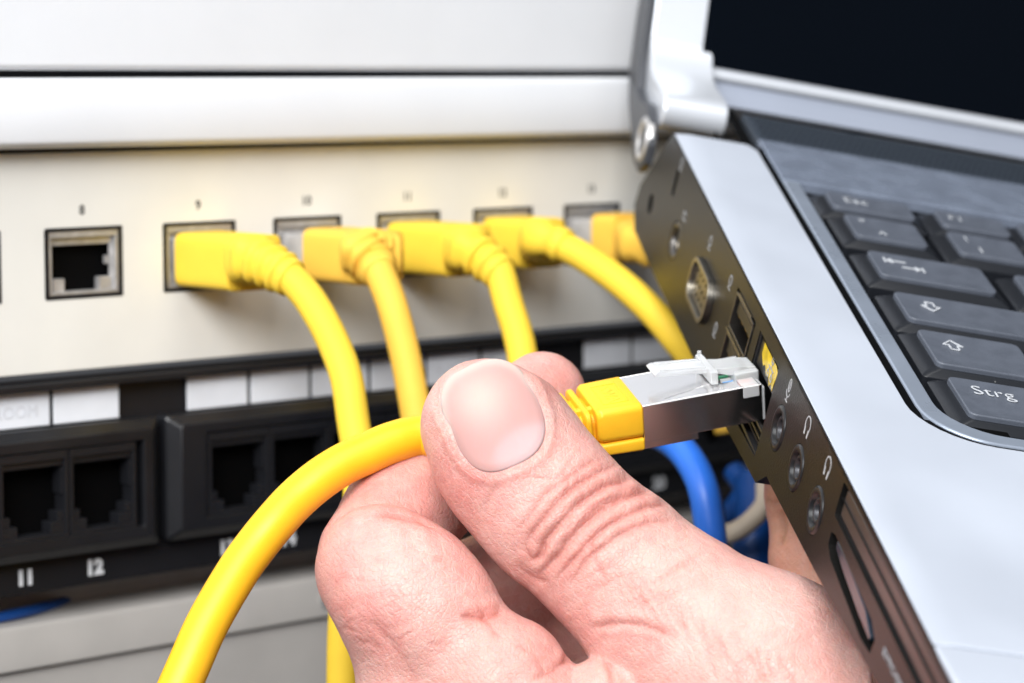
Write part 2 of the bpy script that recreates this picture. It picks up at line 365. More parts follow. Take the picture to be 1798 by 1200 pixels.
# ---- blue and cream leads low behind
def loose(label, pts, r, m, extra=None):
    root = world_empty('network_cable', at(*pts[0]), label, 'network cable'); world_cord('cord', cam_path(pts), r, m, root); return root
b1 = loose('bright blue lead bulging out under the steel plug, left of the laptop side', [(1120, 752, 48.5), (1168, 768, 47.0), (1205, 800, 46.0), (1232, 850, 45.4), (1244, 910, 45.2), (1250, 980, 45.2), (1242, 1090, 45.2), (1224, 1240, 45.2)], .28, M_['blue'])
b2 = loose('thick dark blue cable standing between the bright blue lead and the skin below the laptop', [(1330, 842, 51.0), (1332, 900, 50.6), (1326, 960, 50.2), (1318, 1080, 50), (1312, 1200, 50)], .46, M_['blue2'])
b3 = loose('cream coloured cable looping in a short arc across the dark blue cable', [(1344, 850, 49.2), (1342, 885, 49.0), (1318, 915, 48.9), (1290, 934, 48.9), (1262, 938, 49.2), (1230, 930, 49.6)], .19, M_['cream'])
b4 = loose('thin black cable hanging between the blue cables', [(1262, 860, 49.6), (1270, 930, 49.5), (1282, 1010, 49.4), (1290, 1150, 49.4)], .07, M_['blackplastic'])
b5 = loose('small royal blue lead tip behind the loop of cream cable', [(1290, 828, 51.6), (1308, 856, 51.2), (1300, 880, 51.2), (1280, 905, 51.6)], .24, M_['blue2'])
b6 = loose('dark blue lead lying along the shadow gap under the numbers at the left edge', [(-60, 1096, 45.6), (20, 1080, 46.0), (80, 1066, 46.8), (150, 1046, 48.2)], .10, M_['blue2'])
# ================================================================== LAPTOP
LU = np.array([.97171193, .15295466, .17994665]); LV = np.array([.10607574, .39809565, -.91119032])
LU /= np.linalg.norm(LU); LV -= LV@LU*LU; LV /= np.linalg.norm(LV); LT = np.cross(LU, LV)
LO = np.array([3.02579911, -3.91009956, 47.944])
lap = empty('laptop', frame(LO, LU, -LV, -LT), 'open silver laptop with black side full of ports and a dark blank screen', 'laptop')
def L(u, v, t): return (u, -v, -t)
def topf(u, v, d, t0=0): return L(u, v, t0+d)
W_ = 30.5; VF = 21.5
def sidef(v, t, d, u0=0): return L(u0+d, v, t)
# side wall with port openings (v, t)
def arcpts(cx, cy, r, a0, a1, n=8): return [(cx+r*math.cos(math.radians(a0+(a1-a0)*i/n)), cy+r*math.sin(math.radians(a0+(a1-a0)*i/n))) for i in range(n+1)]
outl = [(0.0, .02), (-1.0, 1.0), (-1.62, 1.65), (-1.72, 2.1), (-1.2, 2.45), (1.0, 2.42), (8.0, 2.22), (10.55, 2.06), (11.0, 1.72), (11.3, 1.72), (14.2, 1.58), (17.6, 1.34), (21.3, 1.1), (21.5, .8), (21.5, .3), (21.3, .02)]
SVC = (2.08, 1.38); VGA = (4.78, 1.25)
holes = [rrect(.22, .52, .08, 3, 1.08, .62), circ(.20, 16, -.42, 1.60), circ(.42, 24, *SVC, .85), rrect(1.62, .86, .36, 6, *VGA),
         rrect(1.5, 1.42, .04, 2, 7.62, 1.02), [(8.70, .30), (10.16, .30), (10.16, 1.80), (8.70, 1.88)]]
JV = [(10.92, .95), (12.22, .97), (13.54, .98)]
holes += [circ(.36, 28, a, b) for a, b in JV]
holes += [rrect(6.2, .52, .05, 2, 17.45, .37), [(14.42, .86), (14.62, .80), (16.8, .88), (17.12, 1.00), (17.1, 1.22), (16.6, 1.27), (14.7, 1.14), (14.44, 1.04)]]
plate('side_wall', outl, holes, .14, M_['side'], lap, sidef, .02)
MB().box(L(1.2, -.2, .45), L(W_, 21.2, 1.05)).box(L(1.2, -1.6, .45), L(W_, 10.5, 2.1)).build('base_case', M_['side'], lap)
MB().loft([[L(.02, v, max(t, .35)) for v, t in outl], [L(.02+1.3, v, max(t, .35)) for v, t in outl]], caps=False).build('case_rim', M_['side'], lap)
MB().box(L(1.15, -1.5, .3), L(1.2, 21.3, 1.9)).build('bay_wall', M_['openingshade'], lap)
def port(name, parent=lap): return name
# ports
MB().loft([[L(.02, v, t) for v, t in rrect(.20, .50, .07, 3, 1.08, .62)], [L(.3, v, t) for v, t in rrect(.2, .5, .07, 3, 1.08, .62)]], caps=True).build('lock_slot', M_['openingshade'], lap)
MB().loft([[L(.06, v, t) for v, t in circ(.19, 16, -.42, 1.6)], [L(.3, v, t) for v, t in circ(.19, 16, -.42, 1.6)]]).build('power_socket', M_['openingshade'], lap)
def ring(name, cx, cy, r0, r1, u0, u1, m, parent, sy=1, n=28):
    a = circ(r1, n, cx, cy, sy); b = circ(r0, n, cx, cy, sy); mid = circ((r0+r1)/2, n, cx, cy, sy)
    return MB().loft([[L(u1, *p) for p in a], [L(u0+.015, *p) for p in a], [L(u0, *p) for p in mid], [L(u0+.015, *p) for p in b], [L(u1, *p) for p in b]], caps=False).build(name, m, parent, smooth=True)
sv = ring('video_port', *SVC, .30, .41, .0, .3, M_['usbmetal'], lap, .85)
MB().loft([[L(.08, *p) for p in circ(.30, 20, *SVC, .85)], [L(.3, *p) for p in circ(.30, 20, *SVC, .85)]]).build('socket_face', M_['rubber'], sv)
MB().box(L(.07, 2.0, 1.42), L(.09, 2.2, 1.5)).build('contact', M_['nickel'], sv)
vg = plate('vga_port', rrect(1.58, .82, .34, 6, *VGA), [rrect(1.42, .66, .27, 6, *VGA)], .25, M_['brass'], lap, lambda v, t, d: L(d-.10, v, t), .015)
MB().loft([[L(-.02, v, t) for v, t in rrect(1.38, .62, .26, 5, *VGA)], [L(.2, v, t) for v, t in rrect(1.38, .62, .26, 5, *VGA)]]).build('connector_face', M_['brass'], vg)
pin = None
for r_ in range(3):
    for c_ in range(5):
        if pin is None: pin = MB().loft([[L(-.025, a, b) for a, b in circ(.035, 8)], [L(.0, a, b) for a, b in circ(.035, 8)]]).build('pin_hole', M_['openingshade'], vg); q = pin
        else: q = pin.copy(); link(q, vg)
        q.location = Vector(L(0, VGA[0]-.48+c_*.24+(r_ % 2)*.1, VGA[1]-.18+r_*.18))*S
MB().box(L(.35, 6.9, .32), L(.4, 8.36, 1.72)).build('usb_bay', M_['openingshade'], lap)
for tz in (.36, 1.06):
    us = MB()
    for a, b in (((-.02, 6.93, tz), (.35, 8.31, tz+.05)), ((-.02, 6.93, tz+.58), (.35, 8.31, tz+.63)), ((-.02, 6.93, tz), (.35, 6.98, tz+.63)), ((-.02, 8.26, tz), (.35, 8.31, tz+.63))): us.box(L(*a), L(*b))
    u_ = us.build('usb_port', M_['usbmetal'], lap, bevel=.01, seg=1)
    MB().box(L(.03, 7.05, tz+.12), L(.35, 8.2, tz+.32)).build('tongue', M_['rubber'], u_, bevel=.01)
    for c_ in range(4):
        MB().box(L(.04, 7.17+c_*.27, tz+.32), L(.3, 7.30+c_*.27, tz+.335)).build('contact', M_['gold'], u_)
    MB().box(L(-.02, 7.1, tz-.035), L(.1, 8.1, tz-.01)).build('spring', M_['brass'], u_)
MB().box(L(-.035, 6.9, 1.005), L(.2, 8.34, 1.045)).build('port_divider', M_['brass'], lap)
# network socket of the laptop
ep = MB()
ep.box(L(.02, 8.70, .30), L(.5, 8.76, 1.86)).box(L(.02, 10.10, .30), L(.5, 10.16, 1.8)).box(L(.02, 8.76, 1.77), L(.5, 10.10, 1.83))
ep = ep.build('network_port', M_['rubber'], lap, bevel=.01, seg=1)
MB().box(L(.75, 8.7, .3), L(.8, 10.16, 1.85)).build('socket_back', M_['openingshade'], ep)
plate('port_flap', [(8.78, .33), (10.09, .33), (10.09, .80), (8.78, .80)], [], .06, M_['rubber'], ep, lambda v, t, d: L(.05+d, v, t), .01)
plate('painted_reflection', [(8.98, .35), (9.80, .35), (10.02, .44), (9.98, .77), (9.86, .70), (9.75, .78), (9.62, .66), (9.5, .72), (9.3, .62), (9.2, .68), (8.99, .56)], [], .008, M_['yellowreflection'], ep, lambda v, t, d: L(.04+d, v, t))  # reflection of the yellow plug, painted as a thin patch on the flap
ic = MB()                                     # network symbol: one box over two, joined by lines
def bar(m, v0, t0, v1, t1, wd=.022, u=-.004):
    d = np.array([v1-v0, t1-t0]); d = d/np.linalg.norm(d); n_ = np.array([-d[1], d[0]])*wd/2
    P = [(v0+n_[0], t0+n_[1]), (v1+n_[0], t1+n_[1]), (v1-n_[0], t1-n_[1]), (v0-n_[0], t0-n_[1])]
    m.loft([[L(u, *p) for p in P], [L(u+.006, *p) for p in P]])
cx, cy = 9.68, .52
for a, b in ((0, -.13), (-.11, .12), (.11, .12)):
    for (p, q) in (((-.05, -.04), (.05, -.04)), ((.05, -.04), (.05, .04)), ((.05, .04), (-.05, .04)), ((-.05, .04), (-.05, -.04))): bar(ic, cx+a+p[0], cy+b+p[1], cx+a+q[0], cy+b+q[1], .018, .03)
bar(ic, cx, cy-.09, cx, cy, .018, .03); bar(ic, cx-.17, cy, cx+.17, cy, .018, .03); bar(ic, cx-.11, cy, cx-.11, cy+.08, .018, .03); bar(ic, cx+.11, cy, cx+.11, cy+.08, .018, .03)
ic.build('network_symbol', M_['print_soft'], ep)
for k, tt in enumerate((1.50, 1.62, 1.70)):
    MB().box(L(.1, 8.82, tt), L(.16, 9.98, tt+.035)).build('contact_rail', M_['usbmetal'], ep)
for k in range(3):
    a, b = JV[k]
    j = ring('audio_jack', a, b, .235, .35, -.025, .25, M_['rubber'], lap)
    ring('inner_ring', a, b, .13, .205, .02, .25, M_['jackmetal' if k else 'jackmetal'], j)
    MB().loft([[L(.10, *p) for p in circ(.235, 24, a, b)], [L(.12, *p) for p in circ(.235, 24, a, b)]]).build('jack_floor', M_['rubber'], j)
    MB().loft([[L(.095, *p) for p in circ(.13, 20, a, b)], [L(.3, *p) for p in circ(.13, 20, a, b)]]).build('bore', M_['openingshade'], j)
def arcbar(m, cx, cy, rx, ry, a0, a1, wd=.022, n=10, u=-.004):
    P = [(cx+rx*math.cos(math.radians(a0+(a1-a0)*i/n)), cy+ry*math.sin(math.radians(a0+(a1-a0)*i/n))) for i in range(n+1)]
    for i in range(n): bar(m, *P[i], *P[i+1], wd, u)
for k in (1, 2):                              # headphone symbols
    m = MB(); cx, cy = JV[k][0], .30
    arcbar(m, cx, cy-.02, .13, .13, 180, 360); bar(m, cx-.13, cy-.02, cx-.11, cy+.07); bar(m, cx+.13, cy-.02, cx+.11, cy+.07)
    bar(m, cx-.10, cy+.03, cx-.08, cy+.15, .05); bar(m, cx+.10, cy+.03, cx+.08, cy+.15, .05); m.build('headphone_symbol', M_['print_grey'], lap)
m = MB(); cx, cy = 10.92, .30                 # microphone symbol
arcbar(m, cx, cy-.06, .06, .10, 0, 360, .02, 14); bar(m, cx, cy-.12, cx, cy, .02); arcbar(m, cx, cy+.0, .11, .12, 20, 160, .02); bar(m, cx, cy+.12, cx, cy+.19, .02); bar(m, cx-.07, cy+.19, cx+.07, cy+.19, .02); m.build('microphone_symbol', M_['print_grey'], lap)
for (v, t) in ((1.2, .18), (4.5, .44), (6.35, .42), (6.2, 1.35)):
    m = MB(); arcbar(m, v, t, .09, .09, 0, 360, .02, 10); bar(m, v-.1, t+.14, v+.1, t+.14, .02); m.build('port_symbol', M_['print_soft'], lap)
m = MB(); v, t = 2.35, .80; bar(m, v-.12, t-.06, v+.12, t-.06, .03); bar(m, v-.12, t+.06, v+.12, t+.06, .03); bar(m, v-.12, t-.06, v-.12, t+.06, .02); m.build('port_symbol', M_['print_soft'], lap)
# card slots
plate('slot_cover', rrect(6.02, .40, .04, 2, 17.45, .38), [], .2, M_['blank'], lap, lambda v, t, d: L(.05+d, v, t), .02)
MB().box(L(.06, 14.4, .60), L(.14, 20.5, .63)).build('slot_rail', M_['rubber'], lap)
cr = MB(); P = [(14.66, .86), (15.3, .86), (16.4, .95), (16.86, 1.10), (16.84, 1.17), (16.2, 1.14), (15.2, 1.05), (14.7, .97)]
cr.loft([[L(.03, *p) for p in P], [L(.2, *p) for p in P]]).build('card_slot', M_['lensblue'], lap, bevel=.02)
MB().box(L(.3, 14.3, .7), L(.35, 17.2, 1.3)).build('slot_back', M_['openingshade'], lap)
text('slot_lettering', 'SD/MMC-MS/PRO', .15, M_['print_soft'], lap, lambda a, b, d: L(-.002+d, 18.05+a, .93-b), th=.002)
# silver top rail and palm rest: one sheet with a gentle scoop before the front edge
gu = 1.59
cor = arcpts(2.70, 11.54, 1.11, 180, 90, 8)
outer = [(.015, .0), (1.42, .0), (1.50, .10), (gu, .30)]+cor+[(W_, 12.65), (W_, 18.9), (.015, 18.9)]
o = plate('palm_rest', outer, [], .115, M_['silver'], lap, lambda u, v, d: L(u, v, d-.02), .03)
bm = bmesh.new(); bm.from_mesh(o.data)
for v in list(np.arange(14.0, 18.8, .3)): bmesh.ops.bisect_plane(bm, geom=bm.verts[:]+bm.edges[:]+bm.faces[:], plane_co=(0, -v*S, 0), plane_no=(0, 1, 0))
for u in (.06, .14, .30, .5, .8, 1.1, 1.5, 2, 3, 5): bmesh.ops.bisect_plane(bm, geom=bm.verts[:]+bm.edges[:]+bm.faces[:], plane_co=(u*S, 0, 0), plane_no=(1, 0, 0))
for q in bm.verts:
    u, v = q.co.x/S, -q.co.y/S
    if u < .29 and q.co.z > -.06*S: q.co.z -= S*.035*(1-u/.30)
    if v > 14.0: q.co.z -= S*.16*math.sin(math.pi*min(1, (v-14)/4.9))**2*max(0, min(1, (u-.2)/1.6))
for q in bm.faces:
    if q.calc_center_median().y < -13.9*S and abs(q.normal.z) > .9: q.smooth = True
bm.to_mesh(o.data); bm.free()
MB().loft([[L(.0, v, t) for v, t in [(-.02, .06), (21.3, .06), (21.3, .03), (-.02, .03)]], [L(.04, v, t) for v, t in [(-.02, .06), (21.3, .06), (21.3, .025), (-.02, .025)]]]).build('edge_seam', M_['blackplastic'], lap)
fl = [(18.905, .0), (19.5, -.04), (20.2, -.06), (21.0, -.02), (21.45, .2), (21.5, .5), (20.9, .5), (20.5, .15), (18.92, .1)]
MB().loft([[L(.015, v, t) for v, t in fl], [L(W_, v, t) for v, t in fl]]).build('front_lip', M_['silver'], lap, bevel=.05)
# keyboard surround
cor2 = arcpts(2.81, 11.45, 1.04, 180, 90, 8); inn = arcpts(2.98, 11.27, .88, 90, 180, 8)
plate('keyboard_surround', [(1.77, 1.72)]+cor2+[(W_, 12.49), (W_, 12.15)]+inn+[(2.10, 1.72)], [], .2, M_['strip'], lap, lambda u, v, d: L(u, v, d+.0), .04)
MB().box(L(gu-.1, -.1, .042), L(gu+.2, 12.75, .06)).box(L(gu+.2, 12.3, .042), L(W_, 12.75, .06)).box(L(gu+.2, 11.9, .042), L(gu+1.5, 12.3, .06)).build('groove_floor', M_['openingshade'], lap)
plate('deck_plate', [(1.77, -.55), (W_, -.55), (W_, 1.70), (1.77, 1.70)], [], .2, M_['deck'], lap, lambda u, v, d: L(u, v, d+.0), .03)
MB().box(L(1.75, -2.1, .02), L(W_, -.57, .25)).build('speaker_grille', M_['grille'], lap, bevel=.03)
MB().box(L(1.42, -2.3, .02), L(1.60, .0, .1)).build('hinge_gap_shade', M_['openingshade'], lap)  # solid black block standing in for the shade in the gap
gm = MB()
for i in range(150):
    for j in range(8):
        u = 1.95+i*.13+(j % 2)*.065; v = -1.9+j*.16
        if u > 14: continue
        gm.loft([[L(.0+u+a, v+b, .012) for a, b in circ(.036, 6)], [L(u+a, v+b, .03) for a, b in circ(.036, 6)]])
g_ = gm.build('grille_hole', M_['openingshade'], lap); g_['kind'] = 'stuff'
MB().box(L(2.0, 1.5, .44), L(W_, 12.3, .5)).build('keyboard_well', M_['well'], lap)
# keys: skirt, dished top, legend
keycache = {}
def key(u0, v0, w_, h_):
    kk = (round(w_, 2), round(h_, 2))
    if kk in keycache: c = keycache[kk][0].copy(); link(c, lap); c.location = Vector(L(u0, v0, 0))*S; link(keycache[kk][1].copy(), c); return c
    def rr(ex, ey, t, r): return [(x, y, t) for x, y in rrect(w_-2*ex, h_-2*ey, r, 4, w_/2, h_/2)]
    rings = [rr(.0, .0, .12, .12), rr(.0, .0, .02, .12), rr(.012, .012, .0, .115), rr(.28, .28, .018, .09)]
    o = MB().loft([[L(*p) for p in r_] for r_ in rings]).build('key', M_['key'], lap)
    sk = [rr(-.25, -.17, .42, .08), rr(-.24, -.165, .20, .08), rr(-.20, -.13, .165, .10), rr(-.03, -.03, .085, .12), rr(.02, .02, .08, .12)]
    q = MB().loft([[L(*p) for p in r_] for r_ in sk]).build('key_skirt', M_['skirt'], o)
    for e in (o, q):
        e.data.polygons.foreach_set('use_smooth', [True]*len(e.data.polygons))
        md = e.modifiers.new('bevel', 'BEVEL'); md.width = .012*S; md.segments = 2; md.limit_method = 'ANGLE'; md.angle_limit = .4; md.harden_normals = True
    keycache[kk] = (o, q); o.location = Vector(L(u0, v0, 0))*S; return o
def legend(k, s, du, dv, size, w_=None, bold=-.006):
    return text('legend', s, size, M_['print_key'], k, lambda a, b, d: L(du+a, dv-b, -.001+d), th=.004, align='LEFT', bold=bold)
def outline(k, pts, wd=.022):
    m = MB()
    for i in range(len(pts)):
        p, q = pts[i], pts[(i+1) % len(pts)]
        d = np.array([q[0]-p[0], q[1]-p[1]]); ln = np.linalg.norm(d); d = d/ln; n_ = np.array([-d[1], d[0]])*wd/2
        P = [(p[0]+n_[0]-d[0]*wd/2, p[1]+n_[1]-d[1]*wd/2), (q[0]+n_[0]+d[0]*wd/2, q[1]+n_[1]+d[1]*wd/2), (q[0]-n_[0]+d[0]*wd/2, q[1]-n_[1]+d[1]*wd/2), (p[0]-n_[0]-d[0]*wd/2, p[1]-n_[1]-d[1]*wd/2)]
        m.loft([[L(a, b, -.004) for a, b in P], [L(a, b, .010) for a, b in P]])
    return m.build('legend', M_['print_key'], k)
# rows: v0, height, list of widths (gap .32)
k = key(2.52, 1.95, 1.58, .80); legend(k, 'Esc', .28, .33, .36)
u = 4.62
for i in range(12):
    k = key(u, 1.95, 1.32, .80); legend(k, 'F%d' % (i+1), .2, .33, .32); u += 1.62 if i % 4 != 3 else 1.9
GAP = .60
def row(v0, h, first, others, leg):
    u = 2.62
    for i, w_ in enumerate([first]+others):
        k = key(u, v0, w_, h)
        if i < len(leg) and leg[i]:
            for (s, du, dv, sz) in leg[i]: legend(k, s, du, dv, sz)
        if u+w_+GAP+1.3 > 29.5: break
        u += w_+GAP
    return
row(3.05, 1.10, 1.34, [1.30]*13, [[('°', .2, .38, .45), ('^', .45, .85, .42)], [('!', .25, .32, .38), ('1', .35, .8, .38)], [('"', .25, .32, .38), ('2', .35, .8, .38)], [('§', .25, .32, .36), ('3', .35, .8, .36)]])
row(4.84, 1.14, 2.08, [1.30]*12, [[], [('Q', .3, .4, .42)], [('W', .3, .4, .42)], [('E', .3, .4, .42)]])
row(6.70, 1.16, 2.50, [1.30]*12, [[], [('A', .3, .4, .42)], [('S', .3, .4, .42)], [('D', .3, .4, .42)]])
row(8.28, 1.36, 1.72, [1.30]*12, [[], [('<', .3, .4, .42)], [('Y', .3, .4, .42)], [('X', .3, .4, .42)]])
row(10.12, 1.38, 1.75, [1.3, 1.3, 1.3, 9.0, 1.3, 1.3, 1.3], [[('Strg', .28, .42, .44)], [('Fn', .3, .5, .4)], [], [('Alt', .3, .5, .4)]])
# arrow legends sit on the tab, caps and shift keys
def arrow_on(u0, v0, up, sc_=1.0, flat=False):
    s = -1 if up else 1
    P = [(-.16, 0), (-.07, 0), (-.07, -s*.17), (.07, -s*.17), (.07, 0), (.16, 0), (0, s*.19)]
    return [(u0+p[0]*sc_, v0+p[1]*sc_) for p in P]
ks = [o for o in lap.children if o.name.startswith('key') and not o.name.startswith('keyb')]
def at_key(u0, v0): return min(ks, key=lambda o: (Vector(o.location)-Vector(L(u0, v0, 0))*S).length)
outline(at_key(2.62, 6.70), arrow_on(.55, .46, False)); outline(at_key(2.62, 8.28), arrow_on(.48, .50, True))
kt = at_key(2.62, 4.84)
m = MB()
def tbar(u0, v0, u1, v1, wd=.028):
    d = np.array([u1-u0, v1-v0]); d = d/np.linalg.norm(d); n_ = np.array([-d[1], d[0]])*wd/2
    P = [(u0+n_[0], v0+n_[1]), (u1+n_[0], v1+n_[1]), (u1-n_[0], v1-n_[1]), (u0-n_[0], v0-n_[1])]
    m.loft([[L(a, b, -.004) for a, b in P], [L(a, b, .010) for a, b in P]])
for (x0, x1, y, s) in ((.28, .62, .36, 1), (.50, .84, .60, -1)):
    tbar(x0, y, x1, y); e = x0 if s == 1 else x1
    tbar(e, y, e+s*.1, y-.08); tbar(e, y, e+s*.1, y+.08); tbar(e-s*.04, y-.1, e-s*.04, y+.1)
m.build('legend', M_['print_key'], kt)
# lid: arm with barrel, bezel, glass, back
ta = math.radians(28.6); GC = (-3.986, -.275)
def lid(l, d=0):                              # l up the lid, d behind the face -> (v, t)
    return (GC[0]-math.sin(ta)*l-math.cos(ta)*d, GC[1]-math.cos(ta)*l+math.sin(ta)*d)
arm = [lid(3.0, 0), lid(.42, 0), lid(.25, -.03), (-3.80, -.34), (-3.55, -.20), (-3.2, -.13), (-2.3, -.16), (-2.0, -.16)]
arm += [(-1.98+.34*math.cos(math.radians(a)), .19+.34*math.sin(math.radians(a))) for a in range(-80, 91, 10)]
arm += [(-2.9, .60), lid(-.9, .7), lid(3.0, .7)]
MB().loft([[L(.10, *p) for p in arm], [L(.16, *p) for p in arm], [L(1.34, *p) for p in arm], [L(1.40, *p) for p in arm]]).build('hinge_arm', M_['hinge'], lap, smooth=False, bevel=.05, seg=3)
capo = [(-4.9, -1.9), (-4.35, -.9), (-3.95, -.1), (-3.55, .30), (-3.0, .36), (-2.3, .22), (-1.8, .35), (-1.42, .75), (-1.40, 1.15), (-1.75, 1.45), (-2.3, 1.42), (-3.1, 1.1), (-4.0, .75), (-4.6, .3), (-5.1, -.6), (-5.5, -1.6)]
cap = MB().loft([[L(-.10, *p) for p in capo], [L(.09, *p) for p in capo]]).build('hinge_cap', M_['lidback'], lap, bevel=.04, seg=3)
ring('hinge_disc', -1.92, .82, .30, .44, -.14, .0, M_['nickel'], cap)
lidp = lambda u, l, d: L(u, *lid(l, d))
plate('screen_bezel', [(1.42, -.73), (W_-1.4, -.73), (W_-1.4, -.02), (W_, -.02), (W_, 19.6), (.12, 19.6), (.12, .9), (1.42, .9)], [[(1.17, .02), (W_-1.2, .02), (W_-1.2, 18.6), (1.17, 18.6)]] and [], .1, M_['bezel'], lap, lambda u, l, d: lidp(u, l, d+.03), .02)
MB().loft([[lidp(1.30, l, d) for l, d in ((.0, -.01), (-.10, -.10), (-.2, -.10), (-.26, -.02), (-.26, .05), (.0, .05))], [lidp(W_-1.2, l, d) for l, d in ((.0, -.01), (-.10, -.10), (-.2, -.10), (-.26, -.02), (-.26, .05), (.0, .05))]]).build('bezel_ridge', M_['hinge'], lap, bevel=.02)
plate('screen', [(1.17, .02), (W_-1.2, .02), (W_-1.2, 18.6), (1.17, 18.6)], [], .05, M_['screen'], lap, lambda u, l, d: lidp(u, l, d-.025))
MB().loft([[lidp(u, l, .15) for u, l in ((.0, -.7), (W_, -.7), (W_, 19.7), (.0, 19.7))], [lidp(u, l, .75) for u, l in ((.0, -.5), (W_, -.5), (W_, 19.7), (.0, 19.7))]]).build('lid_back', M_['lidback'], lap, bevel=.06)
# ================================================================== PLUG IN THE HAND AND ITS CABLE
A_ = np.array([.9596, -.1726, .2223]); W2 = np.array([.2722, .368, -.8891]); H_ = np.array([-.0716, -.9137, -.4001]); PC = np.array([1.9985, .9942, 39.198])
pl = empty('network_cable', frame(PC, A_, -W2, H_), 'thick yellow cable pinched in the fingers, its clear-latched steel plug at the laptop port', 'network cable')
def pcm(x, y, z): return PC+A_*x-W2*y+H_*z
# shield: folded sheet with top step, side, lower tabs
sh = MB()
sh.box((0, 0, -.62), (1.95, .03, 0)).box((0, 1.14, -.62), (1.95, 1.17, 0)).box((0, .03, -.03), (1.22, 1.14, 0)).box((0, .03, -.62), (1.95, 1.14, -.59))
sh.box((1.22, .03, -.03), (1.62, .30, 0)).box((1.22, .87, -.03), (1.62, 1.14, 0))
so = sh.build('plug_shield', M_['shield'], pl, bevel=.022, seg=2)
MB().box((0, .005, -.73), (.88, .028, -.60)).build('shield_tab', M_['shield'], so, bevel=.008)
MB().box((.0, .06, -.745), (.26, .9, -.72)).build('ground_tab', M_['shield'], so, bevel=.008)
MB().loft([[(.35, .10, .0), (1.22, .32, .0), (1.22, .30, -.02), (.3, .08, -.02)], [(.4, .12, .012), (1.22, .36, .014), (1.24, .36, -.01), (.4, .14, -.01)]]).build('pressed_ridge', M_['shield'], so, bevel=.01)
MB().box((1.30, .12, -.0), (1.36, .30, .012)).build('pressed_bar', M_['shield'], so, bevel=.005)
# notch inlay: clear body showing through at the front top
cl = MB(); cl.box((1.615, .31, -.28), (2.02, .86, .10)).build('plug_nose', M_['clear'], pl, bevel=.03, seg=3)
MB().box((1.63, -.012, -.19), (1.90, .30, .012)).build('nose_corner', M_['clear'], pl, bevel=.02)
MB().box((1.63, .87, -.19), (1.93, 1.16, .012)).build('nose_corner', M_['clear'], pl, bevel=.02)
for i, (y, c_) in enumerate(((.06, 'wire_o'), (.15, 'wire_w'), (.24, 'wire_o'), (.40, 'wire_b'), (.52, 'wire_w'), (.64, 'wire_g'), (.92, 'wire_w'), (1.02, 'wire_o'))):
    MB().box((1.45, y-.025, -.10), (1.86, y+.025, -.05)).build('wire', M_[c_], pl)
for y in (.47, .64): MB().box((1.78, y, .098), (1.86, y+.09, .112)).build('latch_mark', M_['print_dark'], pl)
MB().loft([[(x, y, -.6) for x, y in ((1.95, 0), (1.98, .0), (1.98, 1.17), (1.95, 1.17))], [(x, y, -.05) for x, y in ((1.95, 0), (1.98, .0), (1.98, 1.17), (1.95, 1.17))]]).build('plug_end', M_['clear'], pl)
# latch lever: rises from the nose back over the shield
lt = MB()
prof = [(2.00, .02), (2.0, .12), (1.80, .16), (1.48, .19), (1.25, .235), (.80, .285), (.40, .33), (.33, .30), (.36, .25), (.80, .205), (1.2, .155), (1.42, .10), (1.62, .03)]
lt.loft([[(x, .40, z) for x, z in prof], [(x, .44, z) for x, z in prof], [(x, .76, z) for x, z in prof], [(x, .80, z) for x, z in prof]]).build('latch', M_['clear'], pl, bevel=.015, seg=2)
MB().box((1.20, .22, .02), (1.32, .98, .25)).build('latch_shoulder', M_['clear'], pl, bevel=.03, seg=3)
MB().box((1.24, .93, .18), (1.30, .98, .30)).build('latch_pip', M_['clear'], pl, bevel=.01)
for y in (.44, .74): MB().loft([[(.45, y-.02, .30), (.45, y+.02, .30), (1.2, y+.02, .22), (1.2, y-.02, .22)], [(.45, y-.02, .35), (.45, y+.02, .35), (1.2, y+.02, .27), (1.2, y-.02, .27)]]).build('latch_rib', M_['clear'], pl, bevel=.01)
# boot body, seam, ribs
def sec(x, w_, h0, h1, r, y0=.585):
    return [(x, y0+a, (h0+h1)/2+b) for a, b in rrect(w_, h1-h0, r, 5)]
MB().loft([sec(.0, 1.20, -.52, .03, .10), sec(-.03, 1.23, -.53, .045, .12), sec(-.66, 1.19, -.53, .05, .14), sec(-.73, 1.12, -.50, .02, .16)]).build('boot_body', M_['boot'], pl, smooth=False, bevel=.03, seg=3)
MB().loft([sec(.0, 1.19, -.73, -.535, .05), sec(-.03, 1.215, -.745, -.535, .05), sec(-.66, 1.18, -.73, -.535, .05), sec(-.73, 1.12, -.70, -.535, .05)]).build('boot_base', M_['boot'], pl, bevel=.02, seg=2)
MB().loft([sec(-.70, .86, -.60, -.10, .15), sec(-2.6, .62, -.62, -.10, .2)]).build('boot_core', M_['boot'], pl)
for i in range(10):
    x = -.80-i*.18; w_ = 1.15-.05*i; hh = .02-.02*i; lo = -.70+.012*i
    rings = []
    for dx, e in ((0.0, .03), (-.025, 0), (-.085, 0), (-.11, .03)):
        rings.append(sec(x+dx, w_-2*e, lo+e, hh-e, max(.16-.0*i, .1)))
    MB().loft(rings).build('boot_rib', M_['boot'], pl, smooth=False, bevel=.03, seg=3)
MB().box((-2.3, .28, -.3), (-.70, .40, -.01)).build('boot_spine', M_['boot'], pl, bevel=.03)
MB().box((-2.3, .03, -.60), (-.70, .16, -.50)).build('boot_spine', M_['boot'], pl, bevel=.03)
text('embossed_mark', 'AWZ', .26, M_['boot'], pl, lambda a, b, d: (-.37+b*1.0, .56+a*1.0, .047-d), th=.006, bold=.006)
fr = MB()
for a, b in (((-.56, .20), (-.545, .90)), ((-.17, .20), (-.155, .90)), ((-.56, .20), (-.155, .215)), ((-.56, .885), (-.155, .90))): fr.box((a[0], a[1], .04), (b[0], b[1], .054))
fr.build('embossed_frame', M_['boot'], pl)
